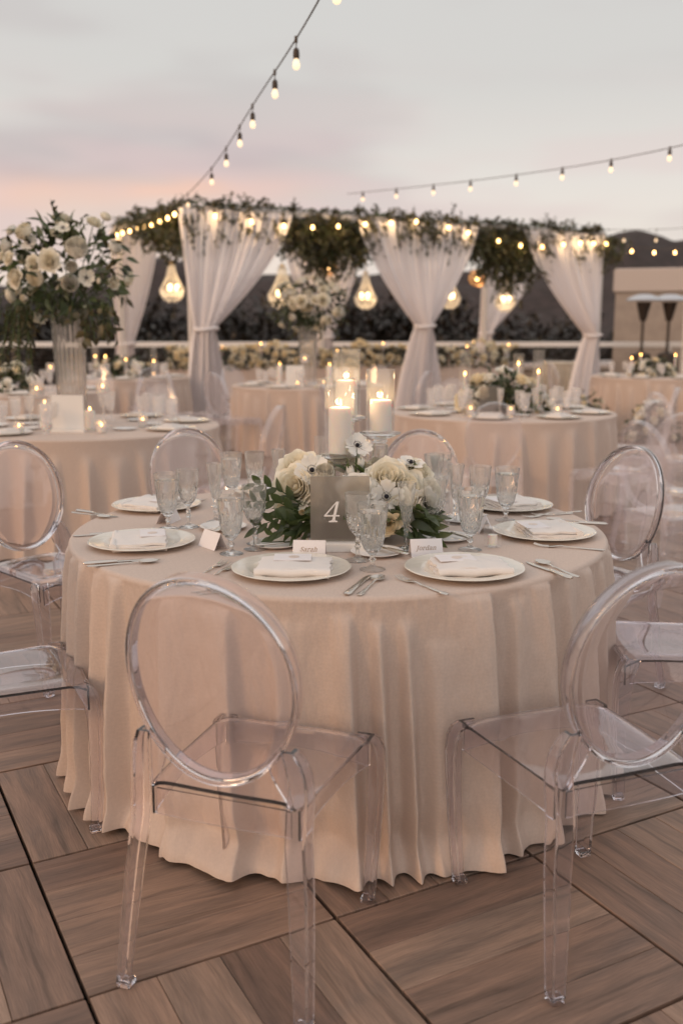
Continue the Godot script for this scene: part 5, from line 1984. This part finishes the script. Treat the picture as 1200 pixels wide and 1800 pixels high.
func build_head_table() -> void:
	var turn := 0.205
	var at := Vector3(0.05, 0, -17.75)
	var m := Mb.new()
	var hx := 3.28
	var hz := 0.40
	var n := 640
	var n2 := FastNoiseLite.new()
	n2.seed = 4
	n2.frequency = 3.0
	var rows := []
	var edge := PackedVector3Array()
	var nor := PackedVector3Array()
	var per := 4.0 * (hx + hz)
	for i in n + 1:
		var s := per * i / n
		var p: Vector3
		var d: Vector3
		if s < 2 * hx:
			p = Vector3(-hx + s, 0, hz)
			d = Vector3(0, 0, 1)
		elif s < 2 * hx + 2 * hz:
			p = Vector3(hx, 0, hz - (s - 2 * hx))
			d = Vector3(1, 0, 0)
		elif s < 4 * hx + 2 * hz:
			p = Vector3(hx - (s - 2 * hx - 2 * hz), 0, -hz)
			d = Vector3(0, 0, -1)
		else:
			p = Vector3(-hx, 0, -hz + (s - 4 * hx - 2 * hz))
			d = Vector3(-1, 0, 0)
		edge.append(p)
		nor.append(d)
	for q in [0.0, 0.97, 1.0]:
		var row := PackedVector3Array()
		for i in n + 1:
			row.append(Vector3(edge[i].x * maxf(q, 0.001), TOP - (0.006 if q == 1.0 else 0.0), edge[i].z * maxf(q, 0.001)))
		rows.append(row)
	for j in range(1, 12):
		var t := j / 11.0
		var row := PackedVector3Array()
		for i in n + 1:
			var s := per * i / n
			var o := 0.05 * t * (0.5 + 0.5 * sin(s * 26.0 + 3.0 * n2.get_noise_1d(s))) * (0.6 + 0.4 * n2.get_noise_1d(s * 0.7 + 40.0))
			row.append(edge[i] + nor[i] * (o + 0.01 * t) + Vector3(0, TOP * (1.0 - t) - 0.006 * (1.0 - t) + 0.004, 0))
		rows.append(row)
	m.grid(rows)
	var cl := obj("long_tablecloth", m.smooth(), M.cloth)
	cl.position = at
	cl.rotation.y = turn
	tag(cl, "linen cloth on the long head table under the canopy", "tablecloth")
	# flowers all along the front of the table
	var r := RandomNumberGenerator.new()
	r.seed = 71
	var t := thing("floral_runner", "thick band of cream and white roses all along the long head table", "flower arrangement", at + Vector3(0, TOP, 0), turn)
	var fo := Mb.new()
	fo.colored = true
	for i in 285:
		var x := r.randf_range(-3.15, 3.2)
		var a := r.randf_range(-0.3, PI * 0.75)
		var hgt := 0.30 + 0.07 * sin(x * 3.1) + 0.04 * sin(x * 8.3)
		var q := Vector3(x, maxf(0.03, hgt * sin(a) * r.randf_range(0.8, 1.05) + 0.03), 0.17 + 0.20 * cos(a))
		flower("rose", i, "rose_far", q, Vector3(r.randf_range(-0.5, 0.5), sin(a) + 0.15, cos(a) + 0.2), r.randf_range(0.05, 0.082), t, [M.petal, M.petal_cream, M.petal_cream][r.randi() % 3])
	for i in 2600:
		var x := r.randf_range(-3.2, 3.25)
		var a := r.randf_range(-0.2, PI * 0.9)
		var q := Vector3(x, maxf(0.01, 0.30 * sin(a)) * r.randf_range(0.3, 1.1), 0.17 + 0.22 * cos(a))
		var k := r.randf_range(0.5, 1.4)
		fo.col = Color(0.06 * k, 0.06 * k, 0.026 * k)
		leaf_shape(fo, Transform3D(aim(Vector3(0, sin(a), cos(a)) + rand_dir(r)), q), 0.085, 0.045, 0.3, 2)
	stuff(obj("foliage", fo.crease(80), M.leaf_mixed, t))
	# candles among them
	var xs := [-2.75, -2.2, -1.55, -1.1, -0.62, -0.2, 0.28, 0.7, 1.1, 1.55, 1.95, 2.2, 2.5, 2.75, 3.0, 3.2]
	for i in xs.size():
		var lx: float = xs[i]
		var wp := at + Basis(Vector3.UP, turn) * Vector3(lx, TOP, -0.16 + 0.5 * float(i % 3) / 2.0)
		taper("%s lit taper candle from the left among the head table roses" % ORD[i], wp, 0.26 + 0.12 * ((i * 7) % 5) / 4.0, 0.44 if i % 3 == 0 else 0.0)

# ---------------------------------------------------------------- ghost chairs
func l_section(c: Vector3, sx: float, sz: float, s: float, th: float) -> PackedVector3Array:
	# an L whose corner points to (sx, sz)
	var o := PackedVector3Array()
	var h := s / 2
	for q in [[h, h], [-h, h], [-h, h - th], [h - th, h - th], [h - th, -h], [h, -h]]:
		o.append(c + Vector3(q[0] * sx, 0, q[1] * sz))
	return o

func make_chair(label: String, m_poly: Material) -> Node3D:
	var t := thing("ghost_chair", label, "chair", Vector3.ZERO, 0.0, "clear plastic oval back chairs")
	var m: Mb
	# seat: a slightly dished sheet that rolls down at the front
	m = Mb.new()
	m.slab(func(u: float, w: float) -> Vector3:
		var half := lerpf(0.200, 0.178, w)
		var x := (2.0 * u - 1.0)
		var z := lerpf(-0.225, 0.205, w)
		var rc := 1.0 - 0.05 * pow(absf(2.0 * w - 1.0), 6.0)
		var y := 0.462 - 0.010 * (1.0 - x * x) * sin(PI * clampf(w * 1.05, 0, 1))
		y -= 0.022 * pow(maxf(0.0, 1.0 - w / 0.16), 2.0)
		y -= 0.012 * pow(absf(x), 10.0)
		z += 0.012 * (x * x) * (1.0 if w < 0.5 else -0.6) * absf(2.0 * w - 1.0)
		return Vector3(x * half * rc, y, z), 22, 22, 0.009)
	obj("seat", m.crease(40), m_poly, t)
	# skirts under the four edges
	for q in [[Vector3(-0.186, 0, -0.212), Vector3(0.186, 0, -0.212), 0.02], [Vector3(-0.160, 0, 0.199), Vector3(0.160, 0, 0.199), 0.004], [Vector3(-0.196, 0, -0.20), Vector3(-0.174, 0, 0.19), 0.012], [Vector3(0.196, 0, -0.20), Vector3(0.174, 0, 0.19), 0.012]]:
		m = Mb.new()
		var a: Vector3 = q[0]
		var b: Vector3 = q[1]
		var sag: float = q[2]
		var belly := (b - a).cross(Vector3.UP).normalized() * 0.012
		m.slab(func(u: float, w: float) -> Vector3:
			var h := 0.056 + sag * pow(2.0 * u - 1.0, 2.0)
			return a.lerp(b, u) + belly * (1.0 - pow(2.0 * u - 1.0, 2.0)) * w + Vector3(0, 0.446 - w * h, 0), 16, 4, 0.006)
		obj("skirt", m.crease(40), m_poly, t)
	# front legs, curved at the knee
	for s in [-1.0, 1.0]:
		m = Mb.new()
		var secs := []
		for q in [[0.190, 0.012, -0.214, 0.031], [0.196, 0.14, -0.221, 0.036], [0.201, 0.27, -0.224, 0.041], [0.203, 0.36, -0.222, 0.046], [0.201, 0.41, -0.215, 0.049], [0.195, 0.44, -0.203, 0.049], [0.186, 0.4555, -0.190, 0.044]]:
			secs.append(l_section(Vector3(q[0] * s, q[1], q[2]), s, -1.0, q[3], 0.009))
		m.loft(secs, true, 3)
		var leg := obj("leg", m.crease(35), m_poly, t)
		m = Mb.new()
		m.cbox(Vector3(0.190 * s, 0.0085, -0.214), Vector3(0.033, 0.017, 0.033), 0.003)
		obj("foot_pad", m.crease(), m_poly, leg)
	# rear legs run up past the seat and bend in to the oval
	for s in [-1.0, 1.0]:
		m = Mb.new()
		var secs := []
		for q in [[0.212, 0.012, 0.270, 0.032], [0.203, 0.14, 0.252, 0.038], [0.192, 0.28, 0.230, 0.043], [0.181, 0.38, 0.215, 0.045], [0.182, 0.455, 0.207, 0.046], [0.184, 0.50, 0.205, 0.043], [0.182, 0.535, 0.208, 0.039], [0.176, 0.565, 0.215, 0.034], [0.166, 0.592, 0.224, 0.028]]:
			secs.append(l_section(Vector3(q[0] * s, q[1], q[2]), s, 1.0, q[3], 0.009))
		m.loft(secs, true, 3)
		var leg := obj("leg", m.crease(35), m_poly, t)
		m = Mb.new()
		m.cbox(Vector3(0.212 * s, 0.0085, 0.270), Vector3(0.033, 0.017, 0.033), 0.003)
		obj("foot_pad", m.crease(), m_poly, leg)
		# flange between the leg and the rim
		m = Mb.new()
		m.slab(func(u: float, w: float) -> Vector3:
			var p := Vector3(0.166 * s, 0.455, 0.203).lerp(Vector3(0.150 * s, 0.598, 0.228), w)
			var q := Vector3(0.130 * s, 0.455, 0.203).lerp(Vector3(0.118 * s, 0.556, 0.222), w)
			q = q.lerp(p, 0.85 * (1.0 - w) * (1.0 - w))
			return p.lerp(q, u) + Vector3(0, 0, 0.0), 5, 10, 0.010)
		obj("flange", m.crease(40), m_poly, t)
	# oval back: a thin dished sheet with a thicker rounded rim
	m = Mb.new()
	var start := m.f.size()
	var tilt := Basis(Vector3.RIGHT, 0.17)
	# [share of the radius, depth]: a thin plate at the rear, a hoop 3 cm deep round it
	var prof := [[0.0, -0.004], [0.3, -0.004], [0.6, -0.004], [0.8, -0.004], [0.91, -0.004], [0.936, -0.006], [0.944, -0.018], [0.950, -0.031], [0.960, -0.0355], [0.984, -0.0355], [0.993, -0.031], [1.0, -0.012], [1.0, 0.000], [0.993, 0.0045], [0.975, 0.0065], [0.955, 0.0045], [0.93, 0.002], [0.8, 0.002], [0.6, 0.002], [0.3, 0.002], [0.0, 0.002]]
	var seg := 72
	var prev := []
	for j in prof.size():
		var row := []
		var rr: float = prof[j][0]
		var one := -1
		for i in seg:
			var a := TAU * i / seg
			var x := 0.193 * rr * sin(a)
			var y := 0.238 * rr * cos(a)
			var z: float = prof[j][1] - 0.022 * pow(x / 0.18, 2.0) + 0.018
			if rr == 0.0 and one >= 0:
				row.append(one)
				continue
			one = m.vert(tilt * Vector3(x, y, z) + Vector3(0, 0.727, 0.249))
			row.append(one)
		if j > 0:
			for i in seg:
				m.quad(prev[i], prev[(i + 1) % seg], row[(i + 1) % seg], row[i])
		prev = row
	m.fix(start)
	obj("oval_back", m.crease(42), m_poly, t)
	return t

func recoat(o: Node, m: Material) -> void:
	for c in o.get_children():
		if c is MeshInstance3D:
			c.material_override = m
		recoat(c, m)

func build_chairs() -> void:
	var c := make_chair("clear oval back chair at front left, its back towards the camera", M.poly)
	c.position = Vector3(-0.185, 0, -2.10)
	c.rotation.y = -0.346
	var near := [
		["clear oval back chair at front right, cut by the photo's right edge", 0.563, -2.190, 0.36],
		["clear chair at the right edge turned side on, only its seat in view", 1.08, -2.96, 1.50],
		["clear chair at right behind the front table, sky reflected in its oval back", 0.95, -3.78, 2.10],
		["clear chair at the left edge with only its seat and two legs in view", -0.985, -2.665, -1.12],
		["clear chair at the left edge whose oval back stands behind the front table", -1.19, -3.92, -2.30],
		["clear chair behind the front table, right of the tall candles", 0.30, -4.30, 2.86],
		["clear chair behind the front table, left of the flowers", -0.63, -4.40, -2.70]]
	for q in near:
		dup(c, q[0], Vector3(q[1], 0, q[2]), q[3])
	var far_chair: Node3D = null
	var far := [
		["clear chair edge on at the right side of the left table", -0.66, -6.10, 1.35],
		["clear chair behind the left table, right of the tall vase", -1.63, -8.15, 2.95],
		["clear chair seen edge on right of the stemmed candle glass", -2.25, -9.6, 1.75],
		["clear chair in front of the right table, its empty oval facing us", 0.99, -6.62, 0.05],
		["clear chair at the front right of the right table", 1.93, -6.72, 0.62],
		["clear chair at the right side of the right table, behind the front one", 2.45, -8.0, 1.2],
		["clear chair tilted at the right edge beyond the white deck flowers", 2.62, -7.35, -1.35],
		["clear chair with narrow bright rim at the right edge, middle distance", 1.80, -5.15, -1.15],
		["clear chair cut by the right edge, nearest of that group", 2.10, -5.75, -0.55],
		["clear chair left of the middle table at the foot of the large drape", -1.72, -11.3, -1.45],
		["clear chair at the left rear of the middle table", -1.25, -12.55, -2.4],
		["clear chair in front left of the middle table", -1.20, -10.75, -0.75],
		["clear chair at the right of the middle table behind the candles", 0.72, -11.1, 1.1],
		["clear chair behind the middle table, right of its vase", 0.35, -12.75, 2.6],
		["clear chair behind the left edge table, nearest the vase", -3.05, -11.85, 2.9],
		["clear chair behind the left edge table, second from the vase", -4.05, -11.8, -2.7],
		["clear chair at the left of the rear left table", -4.2, -13.9, -1.7],
		["clear chair in front of the rear left table", -2.45, -12.35, 0.4],
		["clear chair at the left of the far right table", 3.15, -13.5, -1.45],
		["clear chair at the rear of the right table", 1.05, -9.2, 3.0],
		["clear chair at the left of the right table", 0.12, -8.35, -1.25]]
	for q in far:
		if far_chair == null:
			far_chair = dup(c, q[0], Vector3(q[1], 0, q[2]), q[3])
			recoat(far_chair, M.poly_far)
		else:
			dup(far_chair, q[0], Vector3(q[1], 0, q[2]), q[3])

# ---------------------------------------------------------------- string lights
func build_strings() -> void:
	var m := Mb.new()
	m.lathe([Vector2(0, 0.0), Vector2(0.016, 0.0), Vector2(0.019, 0.012), Vector2(0.017, 0.046), Vector2(0.010, 0.056), Vector2(0, 0.058)], 16)
	W.socket = m.crease(40)
	m = Mb.new()
	m.lathe([Vector2(0, -0.076), Vector2(0.012, -0.074), Vector2(0.022, -0.066), Vector2(0.0275, -0.050), Vector2(0.0265, -0.034), Vector2(0.019, -0.014), Vector2(0.0145, 0.0), Vector2(0, 0.001)], 18)
	W.bulb_shape = m.smooth()
	string_light("string of bulbs rising from the canopy corner to the top of the photo", [Vector3(0.30, 3.30, -2.9), Vector3(-0.02, 3.02, -4.69), Vector3(-0.675, 3.09, -7.81), Vector3(-1.33, 3.04, -10.42), Vector3(-2.2, 3.10, -13.6), Vector3(-3.0, 3.12, -15.6), Vector3(-3.95, 3.16, -17.5)], [Vector3(-0.031, 2.93, -4.69), Vector3(-0.222, 3.0, -5.86), Vector3(-0.425, 3.0, -6.70), Vector3(-0.681, 3.05, -7.81), Vector3(-0.898, 3.03, -8.53), Vector3(-1.086, 3.0, -9.38), Vector3(-1.338, 3.02, -10.42), 0.655, 0.700, 0.740, 0.775, 0.810, 0.845, 0.875, 0.905, 0.935, 0.965, 0.99], 0.105, 9)
	string_light("thin string of bulbs crossing from the right edge to the middle of the canopy", [Vector3(4.6, 3.32, -8.0), Vector3(3.18, 3.20, -10.4), Vector3(1.87, 3.26, -12.6), Vector3(0.09, 3.45, -15.5)], [0.295, 0.385, 0.47, 0.56, 0.66, 0.75, 0.85, 0.95], 0.07, 8)
	string_light("string of dim bulbs above the beige building", [Vector3(4.9, 3.20, -18.4), Vector3(6.2, 3.2, -18.0), Vector3(8.0, 3.45, -17.4)], [0.08, 0.25, 0.42, 0.62, 0.8], 0.16, 9)
	string_light("low string of bright bulbs from the right drape to the white post", [Vector3(4.8, 3.0, -18.75), Vector3(5.8, 2.93, -19.1), Vector3(6.82, 2.98, -19.4), Vector3(7.6, 3.2, -19.2)], [0.03, 0.25, 0.42, 0.58, 0.70, 0.78, 0.88], 0.05, 0)
	string_light("string of bulbs along the left front beam", [canopy_point(-0.02, -0.22, 3.12), canopy_point(1.6, -0.24, 3.0), canopy_point(3.0, -0.24, 3.12), canopy_point(BAY, -0.22, 3.22)], [0.08, 0.22, 0.35, 0.47, 0.58, 0.70, 0.82, 0.94], 0.04, 0)
	string_light("string of bulbs dipping along the right front beam", [canopy_point(BAY, -0.22, 3.2), canopy_point(1.5 * BAY, -0.24, 2.9), canopy_point(1.8 * BAY, -0.24, 3.0), canopy_point(2 * BAY, -0.22, 3.02)], [0.1, 0.2, 0.36, 0.48, 0.60, 0.72, 0.82, 0.90, 0.98], 0.04, 0)

func string_light(label: String, pts: Array, at: Array, drop: float, n_dim: int) -> void:
	var t := thing("string_light", label, "string lights", Vector3.ZERO, 0.0, "festoon strings of warm bulbs")
	var cv := Curve3D.new()
	for i in pts.size():
		var a: Vector3 = pts[maxi(i - 1, 0)]
		var b: Vector3 = pts[mini(i + 1, pts.size() - 1)]
		cv.add_point(pts[i], -(b - a) / 6.0, (b - a) / 6.0)
	var l := cv.get_baked_length()
	var path := []
	var nseg := 90
	for i in nseg + 1:
		path.append(cv.sample_baked(l * i / nseg))
	var m := Mb.new()
	m.tube(path, 0.0048, 6)
	for k in at.size():
		if at[k] is Vector3:
			at[k] = cv.get_closest_offset(at[k]) / l
		var p := cv.sample_baked(l * at[k])
		m.tube([p + Vector3(0, 0.008, 0), p + Vector3(0, -drop * 0.5, 0), p + Vector3(0, -drop + 0.054, 0)], 0.0036, 5)
		m.tube([p + Vector3(0, 0.014, 0), p + Vector3(0, -0.02, 0)], 0.010, 6)
	obj("cord", m.smooth(), M.cord, t)
	for k in at.size():
		var p := cv.sample_baked(l * at[k]) + Vector3(0, -drop, 0)
		var dim := k < n_dim
		var so := obj("socket", W.socket, M.socket, t)
		so.position = p
		var bu := obj("bulb", W.bulb_shape, M.bulb if dim else M.far_bulb, so)
		bu.scale = Vector3(0.76, 0.78, 0.76)
		if not dim:
			lamp(bu, Vector3(0, -0.03, 0), 0.045, 0.02)
